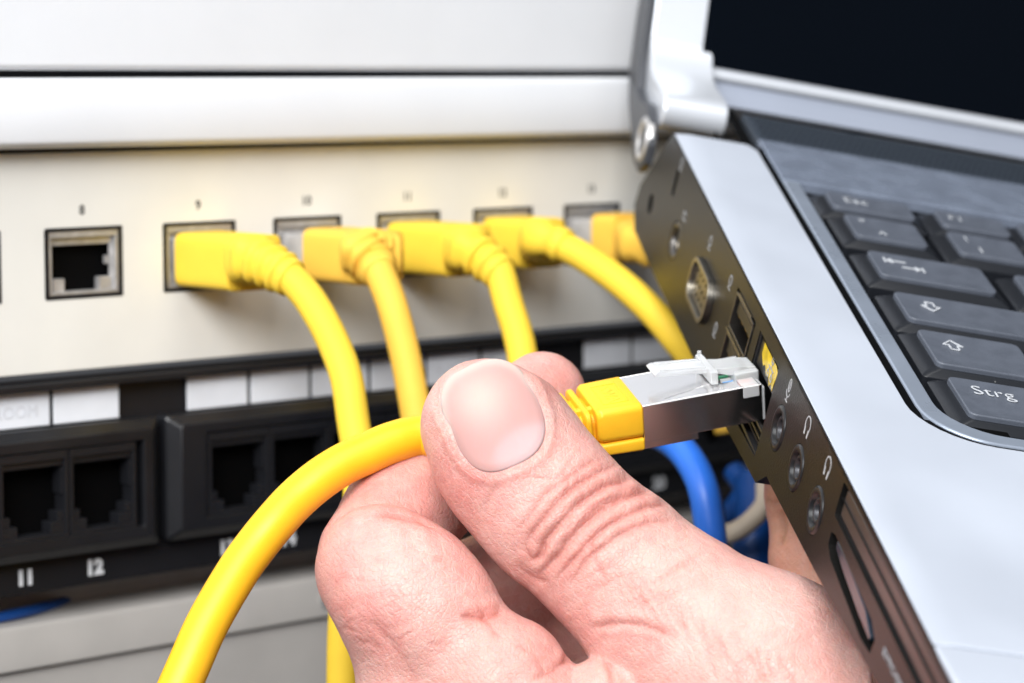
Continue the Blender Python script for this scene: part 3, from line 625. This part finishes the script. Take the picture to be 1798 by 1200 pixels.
# the cable itself, leaving the boot behind the thumb
cp = [pcm(-2.2, .57, -.34), pcm(-2.8, .50, -.26), at(742, 766, 39.35), at(690, 777, 39.15), at(640, 798, 38.95), at(600, 817, 38.8), at(560, 843, 38.65), at(520, 877, 38.5), at(485, 915, 38.3), at(450, 958, 38.15), at(416, 1006, 37.95), at(366, 1092, 37.6), at(330, 1172, 37.3), at(290, 1265, 37.0), at(235, 1400, 36.7)]
WMB().loft(tube(c2w(catmull(cp, 14)), .32, 36)).build('cord', M_['yellow'], pl, smooth=True)
#HAND#
# ================================================================== HANDS
def sdf_round_cones(Pg, prims, k):
    """smooth union of tapered capsules; prims: list of chains [(x, y, z, r), ...] in camera cm"""
    out = None
    for (a, b, zs) in prims:
        a = np.array(a, np.float32); b = np.array(b, np.float32)
        ba = b[:3]-a[:3]; sz = np.array([1, 1, 1/zs], np.float32)
        q = [(Pg[i]-a[i])*sz[i] for i in range(3)]; bs = ba*sz
        h = np.clip((q[0]*bs[0]+q[1]*bs[1]+q[2]*bs[2])/max(bs@bs, 1e-6), 0, 1)
        d = np.sqrt((q[0]-h*bs[0])**2+(q[1]-h*bs[1])**2+(q[2]-h*bs[2])**2)-(a[3]+(b[3]-a[3])*h)
        out = d if out is None else smin(out, d, k)
    return out
def smin(a, b, k):
    h = np.clip(.5+.5*(b-a)/k, 0, 1); return b+(a-b)*h-k*h*(1-h)
def chain(pts, zs=1.0):
    P = [(*at(x, y, Z), r*Z/F) for x, y, Z, r in pts]
    return [(P[i], P[i+1], zs) for i in range(len(P)-1)] if len(P) > 1 else [(P[0], P[0], zs)]
def surface_nets(vol, org, h):
    ins = vol < 0; nx, ny, nz = vol.shape
    c = np.stack([ins[i:nx-1+i, j:ny-1+j, k:nz-1+k] for i in (0, 1) for j in (0, 1) for k in (0, 1)])
    cnt = c.sum(0); act = (cnt > 0) & (cnt < 8); I = np.argwhere(act); idx = -np.ones(act.shape, np.int64); idx[act] = np.arange(len(I))
    acc = np.zeros((len(I), 3)); n = np.zeros(len(I))
    corners = [(i, j, k) for i in (0, 1) for j in (0, 1) for k in (0, 1)]
    for a in corners:
        for ax in range(3):
            if a[ax]: continue
            b = list(a); b[ax] = 1
            va = vol[I[:, 0]+a[0], I[:, 1]+a[1], I[:, 2]+a[2]]; vb = vol[I[:, 0]+b[0], I[:, 1]+b[1], I[:, 2]+b[2]]
            m = (va < 0) != (vb < 0); t = va[m]/(va[m]-vb[m]); p = np.tile(np.array(a, float), (m.sum(), 1)); p[:, ax] += t
            acc[m] += p; n[m] += 1
    V = (I+acc/n[:, None])*h+org
    faces = []
    for ax in range(3):
        sl0 = [slice(1, -1)]*3; u, v = [(1, 2), (2, 0), (0, 1)][ax]
        A = ins[:-1, :, :] if ax == 0 else ins[:, :-1, :] if ax == 1 else ins[:, :, :-1]
        B = ins[1:, :, :] if ax == 0 else ins[:, 1:, :] if ax == 1 else ins[:, :, 1:]
        E = np.argwhere(A != B); E = E[(E[:, u] > 0) & (E[:, v] > 0) & (E[:, u] < vol.shape[u]-1) & (E[:, v] < vol.shape[v]-1)]
        fl = A[E[:, 0], E[:, 1], E[:, 2]]
        q = []
        for du, dv in ((0, 0), (-1, 0), (-1, -1), (0, -1)):
            e = E.copy(); e[:, u] += du; e[:, v] += dv; q.append(idx[e[:, 0], e[:, 1], e[:, 2]])
        q = np.stack(q, 1); q[~fl] = q[~fl][:, ::-1]; faces.append(q)
    return V, np.concatenate(faces)
def mesh_np(name, V, Fq):
    me = bpy.data.meshes.new(name); me.vertices.add(len(V)); me.vertices.foreach_set('co', V.astype(np.float32).ravel())
    me.loops.add(Fq.size); me.loops.foreach_set('vertex_index', Fq.astype(np.int32).ravel()); me.polygons.add(len(Fq))
    me.polygons.foreach_set('loop_start', np.arange(0, Fq.size, 4, dtype=np.int32)); me.polygons.foreach_set('loop_total', np.full(len(Fq), 4, np.int32))
    me.polygons.foreach_set('use_smooth', np.ones(len(Fq), bool)); me.update(calc_edges=True); return me
def subdivide(V, Fq):
    n = len(V); e = np.concatenate([Fq[:, [i, (i+1) % 4]] for i in range(4)]); es = np.sort(e, 1)
    key_, inv = np.unique(es[:, 0]*n+es[:, 1], return_inverse=True); ue = np.stack([key_//n, key_ % n], 1)
    Ve = V[ue].mean(1); Vf = V[Fq].mean(1); m = len(Fq); E_ = [n+inv[i*m:(i+1)*m] for i in range(4)]; C = n+len(ue)+np.arange(m)
    out = np.concatenate([np.stack([Fq[:, i], E_[i], C, E_[i-1]], 1) for i in range(4)])
    return np.concatenate([V, Ve, Vf]), out
def smooth(V, Fq, it, lam=.5):
    n = len(V); e = np.concatenate([Fq[:, [i, (i+1) % 4]] for i in range(4)]); a = np.r_[e[:, 0], e[:, 1]]; b = np.r_[e[:, 1], e[:, 0]]
    deg = np.bincount(a, minlength=n)
    for _ in range(it):
        L_ = np.stack([np.bincount(a, V[b, i], minlength=n) for i in range(3)], 1)/deg[:, None]; V = V+lam*(L_-V)
    return V
def normals(V, Fq):
    fn = np.cross(V[Fq[:, 2]]-V[Fq[:, 0]], V[Fq[:, 3]]-V[Fq[:, 1]]); vn = np.zeros_like(V)
    for i in range(4):
        for c in range(3): vn[:, c] += np.bincount(Fq[:, i], fn[:, c], minlength=len(V))
    return vn/np.maximum(np.linalg.norm(vn, axis=1), 1e-9)[:, None]
def hand_mesh(groups, box, h, k_between, extra=None):
    lo, hi = np.array(box[0], float), np.array(box[1], float); n = np.ceil((hi-lo)/h).astype(int)
    ax = [(lo[i]+h*np.arange(n[i])).astype(np.float32) for i in range(3)]
    Pg = [ax[0][:, None, None], ax[1][None, :, None], ax[2][None, None, :]]
    vol = None
    for prims, k in groups:
        d = sdf_round_cones(Pg, prims, k); vol = d if vol is None else smin(vol, d, k_between)
    vol[0] = vol[-1] = 1; vol[:, 0] = vol[:, -1] = 1; vol[:, :, 0] = vol[:, :, -1] = 1
    return surface_nets(vol, lo, h)
thumb = chain([(846, 736, 38.15, 99), (868, 762, 38.0, 121), (912, 826, 37.9, 127), (975, 900, 37.75, 127), (1082, 992, 37.5, 130), (1195, 1102, 37.2, 156), (1330, 1212, 36.9, 208), (1520, 1420, 36.6, 270)], .86)
fing = [(chain([(952, 694, 41.6, 77), (868, 765, 40.7, 92), (705, 905, 39.5, 100), (660, 980, 38.7, 104)]), .25),
        (chain([(668, 1000, 37.9, 115), (718, 1048, 37.6, 121), (768, 1092, 37.4, 117)])+chain([(745, 1130, 37.8, 122), (765, 1380, 37.5, 142)])+chain([(884, 1198, 37.0, 118), (950, 1340, 36.9, 165)]), .42),
        (chain([(1062, 1250, 36.8, 95), (1140, 1370, 36.8, 135)]), .2),
        (chain([(720, 1100, 40.6, 110), (940, 1010, 41.6, 105), (1010, 900, 42.2, 85)])+chain([(900, 1090, 42.0, 120), (1040, 1130, 42.0, 120)]), .2),
        (chain([(1060, 1270, 41.4, 120), (1190, 1240, 40.0, 140), (1300, 1330, 39.3, 220)]), .3)]
lo = at(540, 600, 37.5)-np.array([.9, .5, 0]); lo[2] = 33.6; hi = at(1500, 1330, 38); hi[2] = 43.4
hV, hF = hand_mesh([(thumb, .35)]+fing, (lo, hi), .05, .07)
hV = smooth(hV, hF, 3); hV, hF = subdivide(hV, hF); hV = smooth(hV, hF, 4)
def seg_info(P, pts):
    """distance to a polyline, position along it (0..1)"""
    pts = np.array(pts, float); best = np.full(len(P), 1e9); tt = np.zeros(len(P)); side = np.zeros(len(P))
    Ls = np.linalg.norm(np.diff(pts, axis=0), axis=1); cum = np.r_[0, np.cumsum(Ls)]
    for i in range(len(pts)-1):
        d = pts[i+1]-pts[i]; q = P-pts[i]; h = np.clip((q@d)/(d@d), 0, 1); r = q-h[:, None]*d; dist = np.hypot(r[:, 0], r[:, 1])
        m = dist < best; best[m] = dist[m]; tt[m] = (cum[i]+h[m]*Ls[i])/cum[-1]; side[m] = np.sign(d[0]*q[m, 1]-d[1]*q[m, 0])
    return best, tt, side
def part_d(V, prims, k):
    return sdf_round_cones([V[:, 0], V[:, 1], V[:, 2]], prims, k)
def smoothcurve(P, n=8):
    return catmull([(x, y, 0) for x, y in P], n)[:, :2]
# creases measured along the skin: (group, polyline, half width, depth in cm, ridge)
CR = [
 ('t', [(920, 972), (930, 944), (955, 914), (990, 874), (1030, 842), (1066, 824), (1096, 814)], 8, .040),
 ('t', [(926, 985), (944, 976), (968, 940), (1003, 900), (1046, 864), (1092, 844), (1135, 834)], 8.5, .062),
 ('t', [(940, 1010), (966, 992), (998, 952), (1042, 908), (1090, 876), (1140, 860), (1172, 860)], 9, .066),
 ('t', [(972, 1026), (1000, 990), (1040, 946), (1090, 910), (1150, 888), (1196, 888)], 7.5, .045),
 ('t', [(1000, 1030), (1030, 985), (1082, 944), (1140, 918), (1205, 912)], 8, .030),
 ('t', [(898, 950), (925, 912), (962, 868), (1008, 830), (1050, 808), (1076, 800)], 7, .024),
 ('t', [(922, 960), (934, 980), (952, 974), (962, 952)], 6, .030),
 ('t', [(985, 945), (1012, 912), (1050, 884), (1085, 872)], 4, .016),
 ('t', [(1012, 925), (1050, 892), (1100, 868)], 4, .014),
 ('t', [(900, 985), (930, 1010), (965, 1026)], 11, .026),
 ('t', [(1030, 1104), (1062, 1098), (1105, 1095), (1150, 1105), (1190, 1124)], 7, .030),
 ('t', [(985, 830), (1000, 850), (990, 872)], 5, .012), ('t', [(905, 850), (930, 838), (975, 838), (1010, 800)], 5, .010),
 ('t', [(880, 848), (860, 870), (852, 905)], 6, .010),
 ('f', [(655, 905), (690, 905), (728, 912), (765, 928)], 6, .045),
 ('f', [(808, 1082), (835, 1086), (862, 1082), (886, 1070)], 8, .05),
 ('f', [(835, 1060), (850, 1078), (852, 1092), (880, 1120)], 6, .020),
 ('f', [(640, 1075), (700, 1150), (735, 1220)], 16, .018),
 ('f', [(980, 1170), (1010, 1150), (1050, 1140)], 7, .030), ('f', [(900, 1130), (940, 1150), (960, 1190)], 6, .015),
 ('f', [(1085, 1142), (1110, 1162), (1150, 1196)], 7, .05), ('f', [(1060, 1150), (1072, 1180), (1075, 1215)], 6, .03),
 ('f', [(930, 1200), (985, 1165), (1000, 1130)], 6, .02),
]
for i in range(26):                          # fine stretched lines over the thumb base
    x = 1040+i*17+random.uniform(-5, 5); y = 950+i*11+random.uniform(-12, 12)
    a = random.uniform(50, 130); dx = .22+random.uniform(-.12, .12)
    CR.append(('t', [(x, y), (x+a*dx+random.uniform(-6, 6), y+a*.5), (x+a*dx*2.1, y+a)], random.uniform(3.5, 6), random.uniform(.006, .014)))
for i in range(16):
    x = 1000+random.uniform(0, 200); y = 960+random.uniform(0, 120)
    CR.append(('t', [(x, y), (x+30, y-18+random.uniform(-6, 6)), (x+62, y-30)], random.uniform(3, 5), random.uniform(.004, .009)))
for i in range(26):                          # cross lines on the knuckle side of the forefinger
    x = 575+random.uniform(0, 190); y = 955+random.uniform(0, 190)
    a = random.uniform(-1.2, 1.0); l = random.uniform(16, 42)
    CR.append(('f', [(x, y), (x+l*math.cos(a)*.5+random.uniform(-3, 3), y+l*math.sin(a)*.5), (x+l*math.cos(a), y+l*math.sin(a))], random.uniform(2.5, 4.5), random.uniform(.004, .010)))
for i in range(14):                          # whorls of the fingertip side, following its outline
    off = 12+i*8
    CR.append(('t', [(742+off*.95, 740+i*3), (752+off*.9, 815), (790+off*.8, 885-off*.1), (840+off*.7, 950-off*.35)], 2.6, .0035))
NC = np.array([868., 728.]); NA = np.array([.40, .9165]); NW = np.array([.9165, -.40]); NHL, NHW = 97., 83.
def nail_r(px):
    q = px-NC; a = q@NA; b = q@NW; b = b-(.10*np.clip(-a, 0, 99)*(-1)); b = b+.04*a
    return (np.abs(a/NHL)**2.7+np.abs(b/NHW)**2.7)**(1/2.7)
def project(V): return np.stack([899+F*V[:, 0]/V[:, 2], 600+F*V[:, 1]/V[:, 2]], 1)
def fbm(P, sc_, oct_=3, seed=0):
    r = np.random.RandomState(seed); out = np.zeros(len(P)); a = 1.
    for o in range(oct_):
        for _ in range(4):
            d = r.normal(size=3); d /= np.linalg.norm(d); out += a*np.sin(P@d*sc_+r.uniform(0, 6.28)+1.5*np.sin(P@r.normal(size=3)*sc_*.6))
        sc_ *= 2.1; a *= .5
    return out/5
def apply_skin(V, Fq):
    n_ = normals(V, Fq); px = project(V); px0 = px
    px = px+np.stack([fbm(V, 7, 3, 21), fbm(V, 7, 3, 22)], 1)*3.2; wob = .75+.35*fbm(V, 8, 2, 23)
    view = V/np.linalg.norm(V, axis=1)[:, None]; face = np.clip(-(n_*view).sum(1), 0, 1); fade = np.clip(face*3.0, 0, 1)
    dt = part_d(V, thumb, .35); df = np.min([part_d(V, p, k) for p, k in fing[:3]], 0)
    isT = np.clip((df-dt)/.08+.5, 0, 1); front = (V[:, 2] < 39.8)
    disp = np.zeros(len(V)); red = np.zeros(len(V))
    for g, P, hw, dep in CR:
        m = (isT > .5) if g == 't' else (isT < .5)
        P = smoothcurve(P); lo_, hi_ = P.min(0)-5*hw, P.max(0)+5*hw
        idx = np.where(m & front & (px[:, 0] > lo_[0]) & (px[:, 0] < hi_[0]) & (px[:, 1] > lo_[1]) & (px[:, 1] < hi_[1]))[0]
        if not len(idx): continue
        d, t, sd = seg_info(px[idx], P); env = np.clip(np.minimum(t, 1-t)*6, 0, 1)*fade[idx]
        val = (-.65*np.exp(-(d/hw)**2)-.45*np.exp(-(d/(.36*hw))**2)+.5*np.exp(-((d-2.2*hw)/(1.3*hw))**2))*np.clip(wob[idx], .35, 1.3)
        disp[idx] += 1.15*dep*val*env; red[idx] += (.5*np.exp(-(d/(hw*2))**2)+.5*np.exp(-(d/(.6*hw))**2))*env*min(1, dep/.04)
    # nail bed and folds
    r = nail_r(px0+(px-px0)*.3); mT = (isT > .5) & front & (r < 2.2)
    q = px-NC; a = q@NA
    fold = .030*np.exp(-((r-1.13)/.09)**2)*np.clip((a+75)/60, .1, 1)*fade
    bed = -.035*np.clip((1.03-r)/.08, 0, 1)*fade
    disp += np.where(mT, fold+bed, 0)
    cut = np.exp(-((r-1.02)/.03)**2)*np.where(mT, 1, 0); red += .35*np.exp(-((r-1.05)/.045)**2)*mT
    disp += .010*fbm(V, 6, 2, 3)+.0022*fbm(V, 34, 2, 5)
    V2 = V+n_*disp[:, None]
    # pigment
    base = np.array([.76, .485, .42]); pink = np.array([.72, .29, .255]); pale = np.array([.80, .60, .54]); deep = np.array([.56, .20, .16])
    def blob(x, y, s): return np.exp(-((px[:, 0]-x)**2+(px[:, 1]-y)**2)/(2*s*s))
    nz = fbm(V, 5, 3, 1)
    kp = np.clip(.30+.24*nz+.16*fbm(V, 16, 3, 31)+.55*blob(820, 850, 45)*isT+.5*blob(645, 1085, 45)+.35*blob(700, 860, 70)*(1-isT)+.3*blob(970, 660, 40)+.25*blob(940, 1080, 60)+.3*blob(850, 950, 60)*(1-isT)+.22*blob(600, 985, 55), 0, 1)[:, None]
    kl = np.clip(.15*fbm(V, 9, 3, 8)+.15*blob(1250, 1080, 110)*isT+.3*blob(690, 1000, 60)*(1-isT)+.25*blob(900, 880, 50)+.15*blob(1380, 1080, 90)+.35*blob(795, 690, 35)*isT, 0, .8)[:, None]
    col = base*(1-kp)+pink*kp; col = col*(1-kl)+pale*kl
    rr = np.clip(red*.75, 0, .8)[:, None]; col = col*(1-rr)+deep*rr
    dry = (np.clip(fbm(V, 40, 3, 11)-.55, 0, 1)*1.2*np.clip(.3*blob(650, 990, 90)+blob(800, 860, 40)+.8*blob(1000, 930, 80), 0, 1))[:, None]
    col = np.clip(col+dry*.2, 0, .9)*np.array([.88, .82, .82])
    return V2, col
hV2, hcol = apply_skin(hV, hF)
def skin_material():
    m = mat('skin', (.7, .45, .37), .42, spec=.42, attr='tone', sss=.45, var=.05, vscale=900)
    t = m.node_tree; b = t.nodes['Principled BSDF']; tcn = t.nodes.new('ShaderNodeTexCoord')
    v = t.nodes.new('ShaderNodeTexVoronoi'); v.inputs['Scale'].default_value = 1500; v.feature = 'DISTANCE_TO_EDGE'
    n = t.nodes.new('ShaderNodeTexNoise'); n.inputs['Scale'].default_value = 900; n.inputs['Detail'].default_value = 4
    wv = t.nodes.new('ShaderNodeTexWave'); wv.inputs['Scale'].default_value = 420; wv.inputs['Distortion'].default_value = 5; wv.inputs['Detail'].default_value = 2; wv.inputs['Detail Scale'].default_value = .6
    mp = t.nodes.new('ShaderNodeMapping'); mp.inputs['Rotation'].default_value = (0, math.radians(50), 0)
    t.links.new(tcn.outputs['Object'], mp.inputs[0]); t.links.new(mp.outputs[0], wv.inputs['Vector'])
    for q in (v, n): t.links.new(tcn.outputs['Object'], q.inputs['Vector'])
    a1 = t.nodes.new('ShaderNodeMath'); a1.operation = 'MINIMUM'; a1.inputs[1].default_value = .12; t.links.new(v.outputs['Distance'], a1.inputs[0])
    a2 = t.nodes.new('ShaderNodeMath'); a2.operation = 'MULTIPLY_ADD'; a2.inputs[1].default_value = 3.2; t.links.new(a1.outputs[0], a2.inputs[0]); t.links.new(n.outputs[0], a2.inputs[2])
    a3 = t.nodes.new('ShaderNodeMath'); a3.operation = 'MULTIPLY_ADD'; a3.inputs[1].default_value = .14; t.links.new(wv.outputs['Fac'], a3.inputs[0]); t.links.new(a2.outputs[0], a3.inputs[2])
    bp = t.nodes.new('ShaderNodeBump'); bp.inputs['Strength'].default_value = .8; bp.inputs['Distance'].default_value = .00013
    # larger diamond-shaped skin lines, slightly dry along their edges
    wn = t.nodes.new('ShaderNodeTexNoise'); wn.inputs['Scale'].default_value = 180; t.links.new(tcn.outputs['Object'], wn.inputs['Vector'])
    wm = t.nodes.new('ShaderNodeMix'); wm.data_type = 'RGBA'; wm.inputs[0].default_value = .007; t.links.new(tcn.outputs['Object'], wm.inputs[6]); t.links.new(wn.outputs['Color'], wm.inputs[7])
    v2 = t.nodes.new('ShaderNodeTexVoronoi'); v2.feature = 'DISTANCE_TO_EDGE'; v2.inputs['Scale'].default_value = 620
    sm = t.nodes.new('ShaderNodeMapping'); sm.inputs['Rotation'].default_value = (0, math.radians(40), 0); sm.inputs['Scale'].default_value = (1, 1, .45); t.links.new(wm.outputs[2], sm.inputs[0]); t.links.new(sm.outputs[0], v2.inputs['Vector'])
    e2 = t.nodes.new('ShaderNodeMapRange'); e2.inputs[1].default_value = 0; e2.inputs[2].default_value = .10; e2.inputs[3].default_value = 0; e2.inputs[4].default_value = .32; t.links.new(v2.outputs['Distance'], e2.inputs[0])
    a4 = t.nodes.new('ShaderNodeMath'); a4.operation = 'ADD'; t.links.new(a3.outputs[0], a4.inputs[0]); t.links.new(e2.outputs[0], a4.inputs[1])
    t.links.new(a4.outputs[0], bp.inputs['Height']); t.links.new(bp.outputs[0], b.inputs['Normal'])
    src = b.inputs['Base Color'].links[0].from_socket
    e3 = t.nodes.new('ShaderNodeMapRange'); e3.inputs[1].default_value = .09; e3.inputs[2].default_value = 0; e3.inputs[3].default_value = 0; e3.inputs[4].default_value = .12; t.links.new(v2.outputs['Distance'], e3.inputs[0])
    pt = t.nodes.new('ShaderNodeTexNoise'); pt.inputs['Scale'].default_value = 70; t.links.new(tcn.outputs['Object'], pt.inputs['Vector'])
    p2_ = t.nodes.new('ShaderNodeMapRange'); p2_.inputs[1].default_value = .42; p2_.inputs[2].default_value = .62; t.links.new(pt.outputs[0], p2_.inputs[0])
    mm = t.nodes.new('ShaderNodeMath'); mm.operation = 'MULTIPLY'; t.links.new(e3.outputs[0], mm.inputs[0]); t.links.new(p2_.outputs[0], mm.inputs[1])
    mc = t.nodes.new('ShaderNodeMix'); mc.data_type = 'RGBA'; t.links.new(mm.outputs[0], mc.inputs[0]); t.links.new(src, mc.inputs[6]); mc.inputs[7].default_value = (.9, .76, .70, 1)
    t.links.new(mc.outputs[2], b.inputs['Base Color'])
    return m
SK = skin_material()
def skin_object(name, V, Fq, col, label, cat, origin):
    W = c2w(V)*S; o0 = c2w(origin)*S; me = mesh_np(name, W-o0, Fq); me.materials.append(SK)
    a = me.color_attributes.new('tone', 'FLOAT_COLOR', 'POINT'); a.data.foreach_set('color', np.c_[col, np.ones(len(col))].astype(np.float32).ravel())
    o = bpy.data.objects.new(name, me); link(o); o.location = Vector(o0); return tag(o, label, cat)
hand = skin_object('hand', hV2, hF, hcol, 'bare hand in front pinching the yellow cable between thumb and forefinger', 'hand', at(1300, 1200, 38))
bpy.context.view_layer.update()
# thumbnail: thin curved plate fitted over the nail bed
from mathutils.bvhtree import BVHTree
tm = hV[:, 2] < 39.5
bvh = BVHTree.FromPolygons([tuple(v) for v in hV.tolist()], hF.tolist()) if len(hV) < 2000000 else None
NR, NT = 26, 72
def nail_px(r, t):
    c, s = math.cos(t), math.sin(t); pw = 2/2.7
    a = NHL*r*math.copysign(abs(c)**pw, c); b = NHW*r*math.copysign(abs(s)**pw, s)
    b = b-.04*a; b = b+(.10*max(-a, 0)*(-1)); return NC+NA*a+NW*b
samp = []; zz = []
for r in np.linspace(0, 1, 12):
    for t in np.linspace(0, 2*math.pi, 36, endpoint=False):
        p = nail_px(r, t); d = Vector(ray(*p)).normalized(); hit = bvh.ray_cast(Vector((0, 0, 0)), d)
        if hit[0] is not None and hit[0].z < 39.5: q = p-NC; samp.append((q@NA/100, q@NW/100)); zz.append(hit[0].z)
samp = np.array(samp); zz = np.array(zz)
def bas(a, b): a = np.asarray(a); b = np.asarray(b); return np.stack([np.ones_like(a), a, b, a*a, a*b, b*b, b**4, a**3, a*b*b], -1)
cf = np.linalg.lstsq(bas(samp[:, 0], samp[:, 1]), zz, rcond=None)[0]
nv = []; nc = []; nf = []
def nailpt(r, t, off):
    p = nail_px(r, t); q = p-NC; a, b = q@NA/100, q@NW/100; z = float(bas(a, b)@cf)-.012-off+.034*(max(0, r-.86)/.14)**1.5*(1 if a > -.55 else .2)
    return at(p[0], p[1], z), a, b
def ncol(a, b, r):
    pinkc = np.array([.56, .31, .285]); lun = np.array([.54, .38, .38]); free = np.array([.64, .57, .50])
    l = 1/(1+math.exp(-((a-.42)+.55*(b-.12)**2*-1+.45*(b-.1)*.5)*26))*(1/(1+math.exp(-((b+.30)*16))))
    # lunula is a low arc by the cuticle; the free edge is a rim round the tip
    e = .55/(1+math.exp(-((r*1.0-.90-.10*max(0, min(1, (a+.3)*2)))*34)))*(1/(1+math.exp((a-.02)*10)))
    pk = .75+.25*math.exp(-((a-.25)**2+(b+.25)**2)*6)
    c = pinkc*(1-.35*(1-pk)); c = c+(np.array([.62, .46, .40])-c)*.55*math.exp(-((a+.35)**2+(b+.1)**2)*5)
    c = c*(1-l*.75)+lun*l*.75; return c*(1-e)+free*e
for side_, off in ((0, .0), (1, -.05)):
    nv.append(nailpt(0, 0, off)[0]); nc.append(ncol(0, 0, 0))
    for i in range(1, NR+1):
        for j in range(NT):
            p, a, b = nailpt(i/NR, 2*math.pi*j/NT, off); nv.append(p); nc.append(ncol(a, b, i/NR))
base2 = 1+NR*NT
nf = []
for s_ in (0, 1):
    o_ = s_*base2
    for j in range(NT):
        k2 = (j+1) % NT; f_ = (o_, o_+1+j, o_+1+k2); nf.append(f_ if s_ else f_[::-1])
        for i in range(NR-1):
            a = o_+1+i*NT; f_ = (a+j, a+NT+j, a+NT+k2, a+k2); nf.append(f_ if s_ else f_[::-1])
for j in range(NT):
    k2 = (j+1) % NT; a = 1+(NR-1)*NT; nf.append((a+j, a+k2, base2+a+k2, base2+a+j))
NM = mat('nail', (.75, .5, .45), .55, spec=.22, attr='tone', sss=.3, bump=.0)
t_ = NM.node_tree; wv = t_.nodes.new('ShaderNodeTexNoise'); wv.inputs['Scale'].default_value = 500; mp = t_.nodes.new('ShaderNodeMapping'); tcn = t_.nodes.new('ShaderNodeTexCoord')
mp.inputs['Rotation'].default_value = (0, math.radians(-24), 0); mp.inputs['Scale'].default_value = (3, 1, .15); t_.links.new(tcn.outputs['Object'], mp.inputs[0]); t_.links.new(mp.outputs[0], wv.inputs['Vector'])
bp = t_.nodes.new('ShaderNodeBump'); bp.inputs['Strength'].default_value = .5; bp.inputs['Distance'].default_value = .00006; t_.links.new(wv.outputs[0], bp.inputs['Height']); t_.links.new(bp.outputs[0], t_.nodes['Principled BSDF'].inputs['Normal'])
o0 = np.array(hand.location)
me = bpy.data.meshes.new('thumbnail'); me.from_pydata([tuple(p) for p in (c2w(np.array(nv))*S-o0)], [], nf); me.polygons.foreach_set('use_smooth', [True]*len(me.polygons)); me.materials.append(NM)
bm = bmesh.new(); bm.from_mesh(me); bmesh.ops.recalc_face_normals(bm, faces=bm.faces); bm.to_mesh(me); bm.free()
a = me.color_attributes.new('tone', 'FLOAT_COLOR', 'POINT'); a.data.foreach_set('color', np.c_[np.clip(np.array(nc), 0, .95), np.ones(len(nc))].astype(np.float32).ravel())
link(bpy.data.objects.new('thumbnail', me), hand)
# second hand, holding the laptop from beneath
g2 = [(chain([(1392, 800, 42.6, 60), (1418, 880, 42.0, 70), (1432, 980, 41.4, 78), (1460, 1110, 41.0, 90)]), .2),
      (chain([(1470, 820, 43.6, 64), (1500, 930, 42.6, 74), (1540, 1090, 41.6, 90)]), .2),
      (chain([(1560, 860, 44.6, 64), (1590, 960, 43.4, 76), (1620, 1100, 42.2, 92)]), .2),
      (chain([(1500, 1130, 41.8, 110), (1600, 1260, 41.2, 190), (1700, 1330, 41.0, 200)]), .4)]
lo = at(1310, 720, 41)-np.array([.3, .3, 0]); lo[2] = 38.4; hi = at(1800, 1330, 43); hi[2] = 46.2
V2, F2 = hand_mesh(g2, (lo, hi), .07, .10); V2 = smooth(V2, F2, 3); V2, F2 = subdivide(V2, F2); V2 = smooth(V2, F2, 2)
n2 = normals(V2, F2); p2 = project(V2); d2 = np.zeros(len(V2)); rd = np.zeros(len(V2))
for P, hw, dep in (([(1372, 905), (1374, 925), (1368, 950)], 7, .06), ([(1350, 880), (1360, 884), (1372, 882)], 5, .02)):
    d, t, sd = seg_info(p2, smoothcurve(P)); e = np.clip(-(n2*V2).sum(1)/40*3, 0, 1); d2 -= dep*np.exp(-(d/hw)**2)*e; rd += .5*np.exp(-(d/hw/1.5)**2)*e
d2 += .012*fbm(V2, 5, 2, 4); V2 = V2+n2*d2[:, None]
k_ = np.clip(.35+.2*fbm(V2, 4, 3, 2), 0, 1)[:, None]; col2 = np.array([.66, .36, .25])*(1-k_)+np.array([.62, .27, .22])*k_; rd = np.clip(rd, 0, .7)[:, None]; col2 = col2*(1-rd)+np.array([.4, .2, .12])*rd
skin_object('hand', V2, F2, col2, 'second hand behind the laptop side, a strip of skin below the audio jacks', 'hand', at(1600, 1250, 41.5))
